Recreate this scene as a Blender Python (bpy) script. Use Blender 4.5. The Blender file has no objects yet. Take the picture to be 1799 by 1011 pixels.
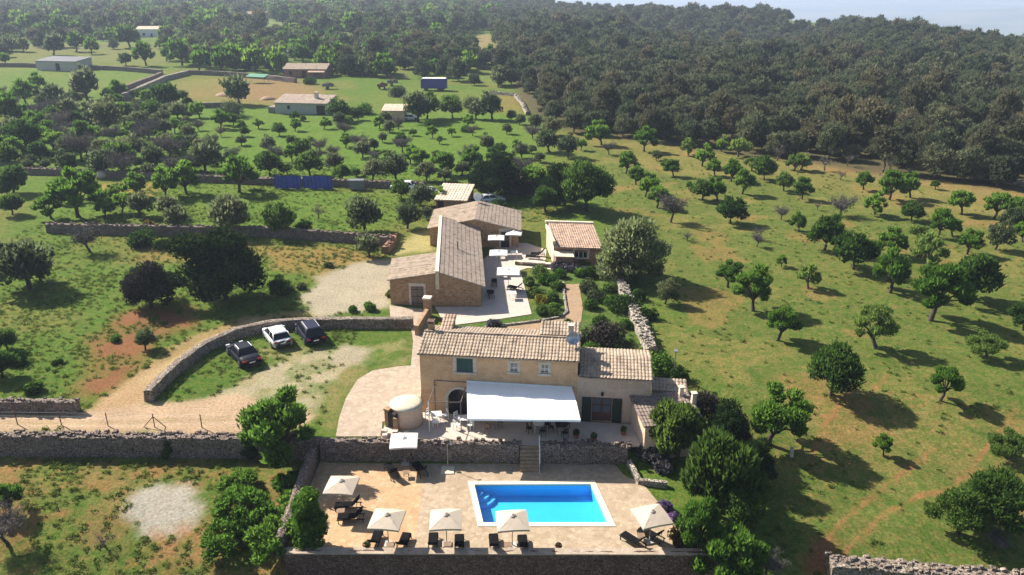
import bpy, bmesh, math, random
import numpy as np
from mathutils import Vector, Matrix
R = math.radians
C = bpy.context.scene.collection
scn = bpy.context.scene
rng = np.random.default_rng(7)
random.seed(7)

# ------------------------------------------------------------------ camera
FPX, CX, CY, PITCH, CAM_H = 1386.0, 899.5, 505.5, R(21.5), 34.0
cam_d = bpy.data.cameras.new("camera")
cam = bpy.data.objects.new("camera", cam_d); C.objects.link(cam)
cam.location = (0, 0, CAM_H); cam.rotation_euler = (R(90) - PITCH, 0, 0)
cam_d.sensor_width = 36.0; cam_d.lens = 36.0 * FPX / 1799.0
cam_d.clip_start = 0.5; cam_d.clip_end = 30000
scn.camera = cam
# ------------------------------------------------------------------ world, sun, exposure
SUN_AZ = (-0.83, 0.557); SUN_EL = R(38.5)
w = bpy.data.worlds.new("World"); scn.world = w; w.use_nodes = True
nt = w.node_tree; bg = nt.nodes["Background"]
sky = nt.nodes.new("ShaderNodeTexSky"); sky.sky_type = 'NISHITA'; sky.sun_disc = False
sky.sun_elevation = SUN_EL; sky.sun_rotation = math.atan2(SUN_AZ[0], SUN_AZ[1])
sky.air_density = 1.0; sky.dust_density = 1.5; sky.altitude = 100
nt.links.new(sky.outputs[0], bg.inputs[0]); bg.inputs[1].default_value = 0.068
sun_d = bpy.data.lights.new("sun", 'SUN'); sun_d.energy = 4.8; sun_d.angle = R(0.5); sun_d.color = (1.0, 0.93, 0.82)
sun = bpy.data.objects.new("sun", sun_d); C.objects.link(sun)
sv = Vector((SUN_AZ[0]*math.cos(SUN_EL), SUN_AZ[1]*math.cos(SUN_EL), math.sin(SUN_EL)))
sun.rotation_euler = sv.to_track_quat('Z', 'Y').to_euler(); sun.location = (-60, 120, 90)
scn.view_settings.view_transform = 'Standard'; scn.view_settings.look = 'None'
scn.view_settings.exposure = 1.2; scn.view_settings.gamma = 1.0
scn.cycles.use_denoising = True
scn.cycles.max_bounces = 6; scn.cycles.diffuse_bounces = 3; scn.cycles.transparent_max_bounces = 12
scn.cycles.volume_bounces = 2; scn.cycles.caustics_reflective = False; scn.cycles.caustics_refractive = False

# ------------------------------------------------------------------ numpy noise
def _h(ix, iy, seed):
    n = (ix.astype(np.int64)*374761393 + iy.astype(np.int64)*668265263 + seed*1442695041) & 0x7fffffff
    n = ((n ^ (n >> 13))*1274126177) & 0x7fffffff
    return ((n ^ (n >> 16)) & 0xffff)/65535.0
def vnoise(x, y, s, seed=0):
    x = np.asarray(x, float)/s; y = np.asarray(y, float)/s
    ix = np.floor(x); iy = np.floor(y); fx = x-ix; fy = y-iy
    fx = fx*fx*(3-2*fx); fy = fy*fy*(3-2*fy)
    a = _h(ix, iy, seed); b = _h(ix+1, iy, seed); c = _h(ix, iy+1, seed); d = _h(ix+1, iy+1, seed)
    return (a*(1-fx)+b*fx)*(1-fy) + (c*(1-fx)+d*fx)*fy
def fbm(x, y, s, seed=0, o=4):
    t = 0; a = .5; n = 0
    for k in range(o):
        t = t + a*vnoise(x, y, s/2**k, seed+k*17); n += a; a *= .5
    return t/n
def sstep(a, b, x):
    t = np.clip((x-a)/(b-a), 0, 1); return t*t*(3-2*t)

# ------------------------------------------------------------------ terrain height
POOL_Z = -1.5
def hz(x, y):
    x = np.asarray(x, float); y = np.asarray(y, float)
    edge = np.interp(x, [-60, -17.5, -14.9, 8.8], [54.25, 53.5, 53.0, 52.6])
    low_l = 1 - sstep(-.25, .25, y-edge)                 # terrace step along the dry-stone wall
    slope_r = 1 - sstep(46, 64, y)
    mix = sstep(7.6, 10.5, x)
    z = POOL_Z*(low_l*(1-mix)) + mix*(-1.7*slope_r)
    # left field sinks towards the viewer
    z = z - 1.6*(1-sstep(36, 50, y))*(1-sstep(-16.0, -14.8, x))
    # below the front wall of the pool terrace
    inx = sstep(-15.2, -14.6, x)*(1-sstep(13.5, 17, x))
    z = z - 2.6*inx*(1-sstep(41.45, 41.8, y))
    z = z - 1.6*(1-sstep(34, 46, y))*sstep(13.5, 17, x)
    sk = np.clip((50.08-y)/5.3, 0, 1)*.96
    pit = sstep(-.35, -.1, np.minimum(np.minimum(50.08-y, y-44.8), np.minimum(x+3.3-sk, 6.24+sk-x)))
    z = z - 2.6*pit
    z = z + .25*(fbm(x, y, 18, 3)-.5)*sstep(58, 90, y)*(1-np.exp(-((x+4)/16)**2)*(1-sstep(108, 125, y)))
    r = np.hypot(x, y); a = x/np.maximum(y, 1)
    z = z + 5.0*(fbm(x, y, 160, 11)-.5)*sstep(220, 420, r)
    De = np.interp(a, [-.08, 0.0, .05, .10, .20, .30, .40, .475, .60, .8], [2600, 1500, 900, 800, 770, 760, 650, 500, 420, 380])
    dip = np.exp(-((r-545)/95)**2)*sstep(.12, .2, a)*(1-sstep(.33, .45, a))
    z = z - 16*dip
    z = z - 190*sstep(0, 1100, r-De)
    hill = np.exp(-((x-3400)/900)**2-((y-4900)/500)**2)*60 + np.exp(-((x-900)/1500)**2-((y-7600)/500)**2)*30
    return z + hill
def hz1(x, y): return float(hz(np.array([x]), np.array([y]))[0])
def ray(px, py):
    a = (px-CX)/FPX; b = (py-CY)/FPX
    return a, math.cos(PITCH)-b*math.sin(PITCH), -math.sin(PITCH)-b*math.cos(PITCH)
def at(px, py, z=None):
    """the place on the ground (or at height z) that the survey photograph shows at a point"""
    dx, dy, dz = ray(px, py)
    if z is not None:
        t = (z-CAM_H)/dz; return Vector((dx*t, dy*t, z))
    zz = 0.0
    for _ in range(25):
        t = (zz-CAM_H)/min(dz, -.012); n = hz1(dx*t, dy*t); zz = .5*zz+.5*n
    t = (zz-CAM_H)/min(dz, -.012)
    return Vector((dx*t, dy*t, hz1(dx*t, dy*t)))
def depth(p): return p.y*math.cos(PITCH) + (CAM_H-p.z)*math.sin(PITCH)
def proj(x, y, z):
    d = y*math.cos(PITCH)-(z-CAM_H)*math.sin(PITCH); u = y*math.sin(PITCH)+(z-CAM_H)*math.cos(PITCH)
    return CX+FPX*x/d, CY-FPX*u/d

# ------------------------------------------------------------------ materials
def new_mat(name):
    m = bpy.data.materials.new(name); m.use_nodes = True
    return m, m.node_tree, m.node_tree.nodes["Principled BSDF"]
def rgb(c): return (c[0], c[1], c[2], 1)
def ramp(nt, src, stops):
    n = nt.nodes.new("ShaderNodeValToRGB"); e = n.color_ramp.elements
    while len(e) < len(stops): e.new(.5)
    for k, (p, c) in enumerate(stops): e[k].position = p; e[k].color = rgb(c)
    nt.links.new(src, n.inputs[0]); return n.outputs[0]
def pos(nt, obj=False):
    if obj: return nt.nodes.new("ShaderNodeTexCoord").outputs["Object"]
    return nt.nodes.new("ShaderNodeNewGeometry").outputs["Position"]
def noise(nt, v, scale, detail=4, rough=.6):
    n = nt.nodes.new("ShaderNodeTexNoise"); n.inputs["Scale"].default_value = scale
    n.inputs["Detail"].default_value = detail; n.inputs["Roughness"].default_value = rough
    nt.links.new(v, n.inputs["Vector"]); return n.outputs["Fac"]
def voro(nt, v, scale, feature='F1'):
    n = nt.nodes.new("ShaderNodeTexVoronoi"); n.feature = feature; n.inputs["Scale"].default_value = scale
    nt.links.new(v, n.inputs["Vector"]); return n
def mixc(nt, fac, a, b, mode='MIX'):
    n = nt.nodes.new("ShaderNodeMix"); n.data_type = 'RGBA'; n.blend_type = mode
    for i, x in ((6, a), (7, b)):
        if isinstance(x, tuple): n.inputs[i].default_value = rgb(x)
        else: nt.links.new(x, n.inputs[i])
    if isinstance(fac, float): n.inputs[0].default_value = fac
    else: nt.links.new(fac, n.inputs[0])
    return n.outputs[2]
def math_n(nt, op, a, b=0.0):
    n = nt.nodes.new("ShaderNodeMath"); n.operation = op
    for i, x in ((0, a), (1, b)):
        if isinstance(x, (float, int)): n.inputs[i].default_value = x
        else: nt.links.new(x, n.inputs[i])
    return n.outputs[0]
def bump(nt, b, h, strength, dist=.05):
    n = nt.nodes.new("ShaderNodeBump")
    if isinstance(strength, float): n.inputs["Strength"].default_value = strength
    else: nt.links.new(strength, n.inputs["Strength"])
    n.inputs["Distance"].default_value = dist
    nt.links.new(h, n.inputs["Height"]); nt.links.new(n.outputs[0], b.inputs["Normal"])
def m_plain(name, c, rough=.6, metal=0., var=.18, scale=3., spec=None, coat=0.):
    m, nt, b = new_mat(name)
    v = pos(nt, True); f = noise(nt, v, scale)
    nt.links.new(ramp(nt, f, [(.3, tuple(k*(1-var) for k in c)), (.7, tuple(min(1, k*(1+var)) for k in c))]), b.inputs["Base Color"])
    b.inputs["Roughness"].default_value = rough; b.inputs["Metallic"].default_value = metal
    if spec is not None: b.inputs["Specular IOR Level"].default_value = spec
    if coat: b.inputs["Coat Weight"].default_value = coat; b.inputs["Coat Roughness"].default_value = .05
    return m
def m_stone(name, c1, c2, gap, scale, gapw=.05, bstr=.6, zs=1.5, stain=.35):
    m, nt, b = new_mat(name)
    v = pos(nt)
    mp = nt.nodes.new("ShaderNodeMapping"); mp.inputs["Scale"].default_value = (1, 1, zs); nt.links.new(v, mp.inputs[0]); v2 = mp.outputs[0]
    vo = voro(nt, v2, scale); ed = voro(nt, v2, scale, 'DISTANCE_TO_EDGE')
    sep = nt.nodes.new("ShaderNodeSeparateColor"); nt.links.new(vo.outputs["Color"], sep.inputs[0])
    col = ramp(nt, sep.outputs[0], [(0, c1), (1, c2)])
    big = noise(nt, v, .9, 5)
    col = mixc(nt, math_n(nt, 'MULTIPLY', ramp(nt, big, [(.45, (0,0,0)), (.7, (1,1,1))]), stain), col, tuple(k*.45 for k in c1))
    fine = noise(nt, v, 9, 3)
    col = mixc(nt, .5, col, ramp(nt, fine, [(.3, (.55,.55,.55)), (.7, (1.0,1.0,1.0))]), 'MULTIPLY')
    g = ramp(nt, ed.outputs["Distance"], [(gapw*.4, (0,0,0)), (gapw, (1,1,1))])
    nt.links.new(mixc(nt, g, gap, col), b.inputs["Base Color"])
    b.inputs["Roughness"].default_value = .9; b.inputs["Specular IOR Level"].default_value = .2
    bump(nt, b, g, bstr, .06); return m
def m_leaf(name, stops, transl=.62, hue=.28):
    m, nt, b = new_mat(name); nt.nodes.remove(b)
    out = nt.nodes["Material Output"]
    a = nt.nodes.new("ShaderNodeAttribute"); a.attribute_name = "rnd"
    oi = nt.nodes.new("ShaderNodeObjectInfo")
    col = ramp(nt, a.outputs["Fac"], stops)
    k = math_n(nt, 'ADD', math_n(nt, 'MULTIPLY', oi.outputs["Random"], hue*2), 1-hue)
    cm = nt.nodes.new("ShaderNodeCombineColor")
    nt.links.new(math_n(nt, 'POWER', k, 1.4), cm.inputs[0]); nt.links.new(k, cm.inputs[1]); nt.links.new(k, cm.inputs[2])
    col = mixc(nt, 1.0, col, cm.outputs[0], 'MULTIPLY')
    d = nt.nodes.new("ShaderNodeBsdfDiffuse"); t = nt.nodes.new("ShaderNodeBsdfTranslucent"); mx = nt.nodes.new("ShaderNodeMixShader")
    mx.inputs[0].default_value = transl
    nt.links.new(col, d.inputs[0]); nt.links.new(col, t.inputs[0]); nt.links.new(d.outputs[0], mx.inputs[1]); nt.links.new(t.outputs[0], mx.inputs[2])
    nt.links.new(mx.outputs[0], out.inputs[0]); return m
M = {}
M['wall_dry'] = m_stone('dry_stone', (.19,.14,.115), (.36,.285,.235), (.045,.034,.028), 4.6, .08, .8)
M['wall_brown'] = m_stone('brown_rubble', (.15,.085,.065), (.26,.16,.125), (.03,.02,.018), 4.2, .07, .5)
M['wall_mid'] = m_stone('weathered_dry_stone', (.22,.17,.135), (.40,.33,.27), (.05,.04,.03), 3.8, .07, .7)
M['wall_pale'] = m_stone('pale_dry_stone', (.34,.29,.23), (.56,.50,.42), (.06,.05,.04), 3.4, .09, .9)
M['ashlar'] = m_stone('rubble_masonry', (.33,.19,.10), (.50,.33,.20), (.36,.25,.16), 3.4, .05, .35)
M['render_warm'] = m_stone('warm_render', (.64,.40,.22), (.74,.50,.29), (.64,.42,.25), 1.6, .05, .12, stain=.25)
M['render_pale'] = m_stone('pale_render', (.64,.45,.32), (.72,.53,.39), (.64,.46,.33), .9, .05, .08, stain=.15)
M['render_cream'] = m_stone('cream_render', (.62,.50,.34), (.70,.58,.42), (.6,.49,.34), 1.0, .05, .08, stain=.12)
M['surround'] = m_plain('limestone_surround', (.55,.48,.39), .8)
M['paving'] = m_stone('crazy_paving', (.36,.27,.18), (.50,.39,.275), (.33,.25,.17), 3.0, .05, .2, 1.0, .25)
M['paving_warm'] = m_stone('warm_paving', (.46,.29,.155), (.58,.40,.24), (.40,.26,.15), 2.8, .05, .2, 1.0, .3)
M['paving_white'] = m_plain('pale_terrace', (.46,.39,.33), .8, var=.1, scale=1.5)
M['paving_lane'] = m_stone('lane_paving', (.36,.28,.21), (.48,.39,.30), (.33,.26,.19), 2.6, .05, .2, 1.0, .2)
M['path'] = m_stone('gravel_path', (.30,.20,.12), (.40,.28,.18), (.30,.20,.12), 5, .05, .2, 1.0, .3)
M['coping'] = m_plain('pool_coping', (.66,.58,.42), .7, var=.06)
M['liner'] = m_plain('pool_liner', (.04,.50,.90), .4, var=.05, scale=1)
M['white_step'] = m_plain('pool_step', (.35,.6,.85), .5)
M['concrete'] = m_plain('pale_concrete', (.60,.52,.38), .85, var=.12, scale=2)
M['awning'] = m_plain('white_canvas', (.90,.90,.88), .8, var=.02)
M['beige'] = m_plain('beige_canvas', (.47,.39,.30), .85, var=.05)
M['white_can'] = m_plain('white_canvas_parasol', (.58,.55,.53), .85, var=.03)
M['white'] = m_plain('white_paint', (.78,.77,.74), .45, var=.03)
M['steel'] = m_plain('grey_steel', (.45,.45,.46), .35, .8, .08)
M['dark_wood'] = m_plain('dark_wood', (.028,.021,.018), .8, spec=.1)
M['black_fab'] = m_plain('black_fabric', (.009,.009,.010), 1.0, spec=.05)
M['wood'] = m_plain('teak', (.22,.14,.085), .6)
M['teal'] = m_plain('teal_shutter', (.012,.075,.075), .5)
M['green_dk'] = m_plain('dark_green_paint', (.008,.02,.014), .45)
M['red_wood'] = m_plain('red_brown_wood', (.10,.03,.022), .5)
M['brown_door'] = m_plain('weathered_door', (.16,.12,.10), .7)
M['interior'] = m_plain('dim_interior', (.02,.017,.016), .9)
M['glass'] = m_plain('window_glass', (.10,.12,.14), .06, var=.05, spec=.8)
M['dark_glass'] = m_plain('tinted_glass', (.010,.012,.016), .12, var=.05, spec=.4)
M['car_blue'] = m_plain('blue_grey_car_paint', (.010,.013,.024), .55, 0., .03, spec=.12)
M['car_navy'] = m_plain('navy_car_paint', (.012,.014,.038), .55, 0., .03, spec=.15)
M['car_white'] = m_plain('white_car_paint', (.78,.79,.80), .35, 0, .01, coat=.6)
M['tyre'] = m_plain('rubber', (.015,.015,.016), .85)
M['rim'] = m_plain('alloy', (.5,.5,.52), .3, .9)
M['lamp_red'] = m_plain('tail_lamp_lens', (.35,.015,.015), .2)
M['lamp_clear'] = m_plain('headlamp_lens', (.7,.72,.75), .1)
M['plate'] = m_plain('number_plate', (.75,.75,.72), .4)
M['blue_tarp'] = m_plain('blue_tarp', (.03,.06,.34), .45, var=.3, scale=1.2)
M['blue_body'] = m_plain('blue_trailer_paint', (.018,.028,.24), .4)
M['rust'] = m_plain('rusty_metal', (.13,.05,.03), .8)
M['green_tarp'] = m_plain('green_tarp', (.05,.22,.12), .6)
M['grey_metal'] = m_plain('grey_sheet', (.13,.135,.145), .5)
M['terracotta'] = m_plain('terracotta', (.36,.13,.07), .8)
M['boulder'] = m_plain('boulder', (.55,.44,.36), .9, scale=1.5)
M['red_render'] = m_stone('reddish_rubble', (.26,.14,.095), (.38,.22,.15), (.24,.14,.1), 1.2, .05, .2)
M['grey_block'] = m_plain('grey_block', (.42,.40,.37), .9)
M['bark'] = m_plain('bark', (.045,.033,.026), .95, var=.4, scale=5)
M['bark_grey'] = m_plain('grey_bark', (.085,.072,.062), .95, var=.35, scale=5)
def m_tile(name, c1, c2, dark):
    m, nt, b = new_mat(name); v = pos(nt)
    vo = voro(nt, v, 3.4); sep = nt.nodes.new("ShaderNodeSeparateColor"); nt.links.new(vo.outputs["Color"], sep.inputs[0])
    col = ramp(nt, sep.outputs[1], [(0, tuple((a+b)/2 for a, b in zip(c1, c2))), (.7, c2), (1, tuple(min(1, k*1.12) for k in c2))])
    f = noise(nt, v, 1.3, 6, .7)
    col = mixc(nt, ramp(nt, f, [(.48, (0,0,0)), (.68, (1,1,1))]), col, dark)
    nt.links.new(col, b.inputs["Base Color"]); b.inputs["Roughness"].default_value = .85; b.inputs["Specular IOR Level"].default_value = .2
    return m
M['tile'] = m_tile('clay_tile', (.26,.19,.135), (.37,.29,.215), (.18,.14,.105))
M['tile_grey'] = m_tile('weathered_tile', (.27,.205,.155), (.39,.31,.245), (.20,.155,.125))
M['tile_dark'] = m_tile('dark_weathered_tile', (.16,.115,.095), (.23,.18,.15), (.11,.085,.07))
M['tile_red'] = m_tile('reddish_tile', (.30,.19,.135), (.44,.31,.23), (.20,.14,.10))
M['tile_pale'] = m_tile('pale_tile', (.55,.40,.29), (.66,.52,.40), (.40,.30,.22))
# foliage
M['l_A'] = m_leaf('almond_leaf', [(0, (0.0320,0.0786,0.0112)), (.5, (0.0801,0.1739,0.0224)), (1, (0.1529,0.2645,0.0403))])
M['l_D'] = m_leaf('dark_leaf', [(0, (0.0155,0.0419,0.0092)), (.5, (0.0404,0.0902,0.0172)), (1, (0.0963,0.1690,0.0322))])
M['l_S'] = m_leaf('pale_leaf', [(0, (0.0690,0.1260,0.0225)), (.5, (0.1265,0.2040,0.0405)), (1, (0.2185,0.3000,0.0720))])
M['l_T'] = m_leaf('grey_twig', [(0, (0.0750,0.0650,0.0625)), (.5, (0.1250,0.1100,0.1025)), (1, (0.1875,0.1750,0.1562))], .1, .15)
M['l_G'] = m_leaf('olive_leaf', [(0, (0.0370,0.0550,0.0218)), (.5, (0.0818,0.1100,0.0460)), (1, (0.1518,0.1857,0.0908))])
M['l_C'] = m_leaf('carob_leaf', [(0, (0.0077,0.0176,0.0070)), (.5, (0.0176,0.0363,0.0120)), (1, (0.0440,0.0748,0.0220))], .2)
M['l_V'] = m_leaf('purple_leaf', [(0, (0.0156,0.0143,0.0130)), (.5, (0.0364,0.0338,0.0286)), (1, (0.0650,0.0624,0.0520))], .2)
M['l_O'] = m_leaf('oleander_leaf', [(0, (0.0168,0.0420,0.0090)), (.5, (0.0540,0.1020,0.0162)), (1, (0.1200,0.1800,0.0360))])
M['l_E'] = m_leaf('light_evergreen_leaf', [(0, (0.0580,0.0870,0.0319)), (.5, (0.1305,0.1740,0.0653)), (1, (0.2320,0.2755,0.1232))])
M['l_F'] = m_leaf('forest_leaf', [(0, (0.0379,0.0494,0.0276)), (.5, (0.0851,0.1035,0.0529)), (1, (0.1495,0.1725,0.0920))], .4)
M['l_N'] = m_leaf('brown_forest_leaf', [(0, (0.0462,0.0484,0.0286)), (.5, (0.0968,0.0968,0.0528)), (1, (0.1595,0.1540,0.0902))], .4)
M['l_K'] = m_leaf('dark_forest_leaf', [(0, (0.0240,0.0324,0.0204)), (.5, (0.0504,0.0624,0.0360)), (1, (0.0936,0.1080,0.0624))], .4)
M['l_L'] = m_leaf('lavender', [(0, (0.0450,0.0495,0.0405)), (.5, (0.1080,0.1080,0.1170)), (1, (0.1980,0.1710,0.2430))])
M['l_P'] = m_leaf('purple_flower', [(0, (.04,.06,.03)), (.5, (.20,.12,.30)), (1, (.34,.24,.46))])
M['l_Y'] = m_leaf('yellow_flower', [(0, (.07,.11,.02)), (.6, (.20,.20,.03)), (1, (.45,.38,.04))])
M['l_R'] = m_leaf('bronze_leaf', [(0, (.05,.035,.012)), (.5, (.11,.075,.025)), (1, (.19,.13,.04))])
M['weed'] = m_leaf('weed', [(0, (.10,.155,.03)), (.5, (.15,.205,.045)), (1, (.23,.26,.08))], .6)

# ------------------------------------------------------------------ objects
def link_mesh(name, me, parent=None):
    o = bpy.data.objects.new(name, me); C.objects.link(o)
    if parent is not None: o.parent = parent
    return o
def tag(o, label=None, cat=None, group=None, kind=None):
    if label: o['label'] = label
    if cat: o['category'] = cat
    if group: o['group'] = group
    if kind: o['kind'] = kind
    return o
def thing(name, label, cat, loc=(0,0,0), rz=0., group=None):
    o = bpy.data.objects.new(name, None); C.objects.link(o); o.location = loc; o.rotation_euler = (0, 0, rz)
    o.empty_display_size = .3
    return tag(o, label, cat, group)
class MB:
    def __init__(s): s.v = []; s.f = []; s.mi = []
    def add(s, vs, fs, mi=0):
        n = len(s.v); s.v += [tuple(p) for p in vs]; s.f += [tuple(i+n for i in f) for f in fs]; s.mi += [mi]*len(fs); return s
    def box(s, c, d, rz=0., mi=0, taper=1., tilt=None):
        x, y, z = (k/2 for k in d)
        P = [Vector((a*x*(taper if b > 0 else 1), e*y*(taper if b > 0 else 1), b*z)) for b in (-1, 1) for a, e in ((-1,-1),(1,-1),(1,1),(-1,1))]
        if tilt is not None: P = [Matrix.Rotation(tilt, 3, 'X') @ p for p in P]
        m = Matrix.Rotation(rz, 3, 'Z')
        return s.add([m @ p + Vector(c) for p in P], [(3,2,1,0),(4,5,6,7),(0,1,5,4),(1,2,6,5),(2,3,7,6),(3,0,4,7)], mi)
    def prism(s, poly, z0, z1, mi=0):
        n = len(poly); zf0 = z0 if hasattr(z0, '__len__') else [z0]*n; zf1 = z1 if hasattr(z1, '__len__') else [z1]*n
        vs = [(p[0], p[1], zf0[i]) for i, p in enumerate(poly)] + [(p[0], p[1], zf1[i]) for i, p in enumerate(poly)]
        fs = [tuple(range(n-1, -1, -1)), tuple(range(n, 2*n))] + [(i, (i+1) % n, n+(i+1) % n, n+i) for i in range(n)]
        return s.add(vs, fs, mi)
    def tube(s, pts, rad, n=6, mi=0, cap=True):
        pts = [Vector(p) for p in pts]; rad = rad if hasattr(rad, '__len__') else [rad]*len(pts); vs = []; fs = []
        for i, p in enumerate(pts):
            d = (pts[min(i+1, len(pts)-1)]-pts[max(i-1, 0)]).normalized()
            u = d.cross(Vector((0, 0, 1))); u = u.normalized() if u.length > 1e-3 else Vector((1, 0, 0)); q = d.cross(u)
            vs += [p+(u*math.cos(2*math.pi*k/n)+q*math.sin(2*math.pi*k/n))*rad[i] for k in range(n)]
        for i in range(len(pts)-1):
            fs += [(i*n+k, i*n+(k+1) % n, (i+1)*n+(k+1) % n, (i+1)*n+k) for k in range(n)]
        if cap: fs += [tuple(range(n))[::-1], tuple(range((len(pts)-1)*n, len(pts)*n))]
        return s.add(vs, fs, mi)
    def lathe(s, prof, c=(0,0,0), n=20, mi=0):
        vs = []; fs = []
        for r, z in prof: vs += [(c[0]+r*math.cos(2*math.pi*k/n), c[1]+r*math.sin(2*math.pi*k/n), c[2]+z) for k in range(n)]
        for i in range(len(prof)-1):
            fs += [(i*n+k, i*n+(k+1) % n, (i+1)*n+(k+1) % n, (i+1)*n+k) for k in range(n)]
        fs += [tuple(range(n))[::-1], tuple(range((len(prof)-1)*n, len(prof)*n))]
        return s.add(vs, fs, mi)
    def stone(s, c, r, mi=0):
        vs = []
        for b in (-1, 1):
            for a, e in ((-1,-1),(1,-1),(1,1),(-1,1)):
                k = .62+.4*random.random()
                vs.append((c[0]+a*r[0]*k*(.8 if b > 0 else 1), c[1]+e*r[1]*k*(.8 if b > 0 else 1), c[2]+b*r[2]*(.7+.4*random.random())))
        return s.add(vs, [(3,2,1,0),(4,5,6,7),(0,1,5,4),(1,2,6,5),(2,3,7,6),(3,0,4,7)], mi)
    def build(s, name, mats, parent=None, smooth=False, bevel=0.):
        me = bpy.data.meshes.new(name); me.from_pydata(s.v, [], s.f)
        for m in (mats if isinstance(mats, (list, tuple)) else [mats]): me.materials.append(M[m] if isinstance(m, str) else m)
        me.polygons.foreach_set("material_index", s.mi)
        if smooth: me.polygons.foreach_set("use_smooth", [True]*len(me.polygons))
        me.update(); o = link_mesh(name, me, parent)
        if bevel:
            bm = bmesh.new(); bm.from_mesh(me)
            bmesh.ops.bevel(bm, geom=bm.edges[:], offset=bevel, segments=2, affect='EDGES', clamp_overlap=True)
            bm.to_mesh(me); bm.free()
        return o
def copy_tree(o, parent=None):
    c = o.copy(); C.objects.link(c); c.parent = parent
    for ch in list(o.children): copy_tree(ch, c)
    return c
# ------------------------------------------------------------------ the ground sheet
def axis_steps(a, b, s, far_lo, far_hi, g):
    mid = list(np.arange(a, b+1e-6, s)); lo = []; hi = []
    x = a; d = s
    while x > far_lo: d *= g; x -= d; lo.append(x)
    x = b; d = s
    while x < far_hi: d *= g; x += d; hi.append(x)
    return np.array(lo[::-1]+mid+hi)
gx = axis_steps(-58, 58, .4, -7000, 7000, 1.05); gy = axis_steps(30, 126, .4, 29, 8800, 1.035)
GX, GY = np.meshgrid(gx, gy); GXf = GX.ravel(); GYf = GY.ravel(); GZf = hz(GXf, GYf)
def soft(poly, wid, warp=1.2, ws=4.0, seed=5, z=None):
    """0..1 inside a ground polygon given by photograph points, with an uneven edge"""
    P = [at(px, py) for px, py in poly]; P = np.array([(p.x, p.y) for p in P])
    x = GXf; y = GYf; ins = np.zeros(x.shape, bool); dm = np.full(x.shape, 1e9)
    for i in range(len(P)):
        a = P[i]; b = P[(i+1) % len(P)]
        c = ((a[1] > y) != (b[1] > y)) & (x < (b[0]-a[0])*(y-a[1])/((b[1]-a[1]) if abs(b[1]-a[1]) > 1e-9 else 1e-9)+a[0]); ins ^= c
        e = b-a; t = np.clip(((x-a[0])*e[0]+(y-a[1])*e[1])/max(e@e, 1e-9), 0, 1)
        dm = np.minimum(dm, np.hypot(x-a[0]-t*e[0], y-a[1]-t*e[1]))
    sd = np.where(ins, dm, -dm) + warp*(fbm(x, y, ws, seed, 4)-.5)*2
    return sstep(-wid, wid, sd)
col = np.zeros((GXf.size, 3)); 
n1 = fbm(GXf, GYf, 14, 21, 5)[:, None]; n2 = fbm(GXf, GYf, 5, 33, 4)[:, None]
col[:] = np.array((.082, .128, .022)); gras = np.ones(GXf.size)
def paint(m, c, g=None, k=1.):
    global col, gras
    m = (m*k)[:, None] if m.ndim == 1 else m*k
    col = col*(1-m)+np.array(c)*m
    if g is not None: gras = gras*(1-m[:, 0])+g*m[:, 0]
LUSH = (.088, .150, .022); DRY = (.165, .135, .045); EARTH = (.175, .072, .038); SAND = (.30, .195, .11); GREY = (.30, .25, .19)
paint(sstep(.5, .62, n1[:, 0])*.45, DRY)
paint(soft([(60,195),(480,185),(930,200),(960,290),(900,330),(330,325),(60,300)], 6, 4, 20), LUSH, 1, .85)
paint(soft([(690,150),(905,165),(925,200),(600,195)], 4, 2, 12), (.11,.14,.03), 1, .8)
paint(soft([(20,320),(480,330),(740,345),(760,380),(640,415),(60,380)], 3, 2, 9), (.085,.138,.020), 1, .8)
# orchard on the far side of the garden wall: drier, ochre towards the wood
orch = soft([(1020,232),(1200,258),(1400,283),(1600,312),(1810,338),(1990,600),(1990,1010),(1430,1010),(1340,860),(1230,700),(1180,560),(1080,400)], 4, 2, 10)
paint(orch, (.096,.116,.029), 1, .9)
far_or = soft([(1020,232),(1200,258),(1400,283),(1600,312),(1810,338),(1810,420),(1500,350),(1290,310),(1130,300)], 5, 3, 10)
paint(far_or, (.17,.135,.046), .7, .5)
paint(soft([(1380,275),(1810,335),(1810,352),(1380,292)], 2, 2, 6), (.20,.13,.058), .4, .7)
paint(orch*sstep(.50, .60, n2[:, 0])*(.35+.65*sstep(.42, .55, n1[:, 0])), (.19,.155,.052), .9, .5)
paint(orch*sstep(.60, .68, fbm(GXf, GYf, 7, 71, 4)), (.22,.125,.052), .6, .45)
for a in ([(1425,1010),(1440,960),(1500,900),(1560,850),(1640,790)], [(1470,985),(1560,900),(1620,870),(1680,860)], [(1500,680),(1440,760),(1420,830)], [(1790,715),(1700,830),(1650,880)], [(1560,660),(1500,720)]):
    for (p, q) in zip(a[:-1], a[1:]):
        paint(soft([(p[0]-2, p[1]-2), (q[0]-2, q[1]-2), (q[0]+2, q[1]+2), (p[0]+2, p[1]+2)], .2, .2, 1.5), (.22,.10,.045), .1, .95)
paint(soft([(1410,1011),(1432,950),(1462,950),(1470,1011)], .8, .8, 2), EARTH, 0, .9)
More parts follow.
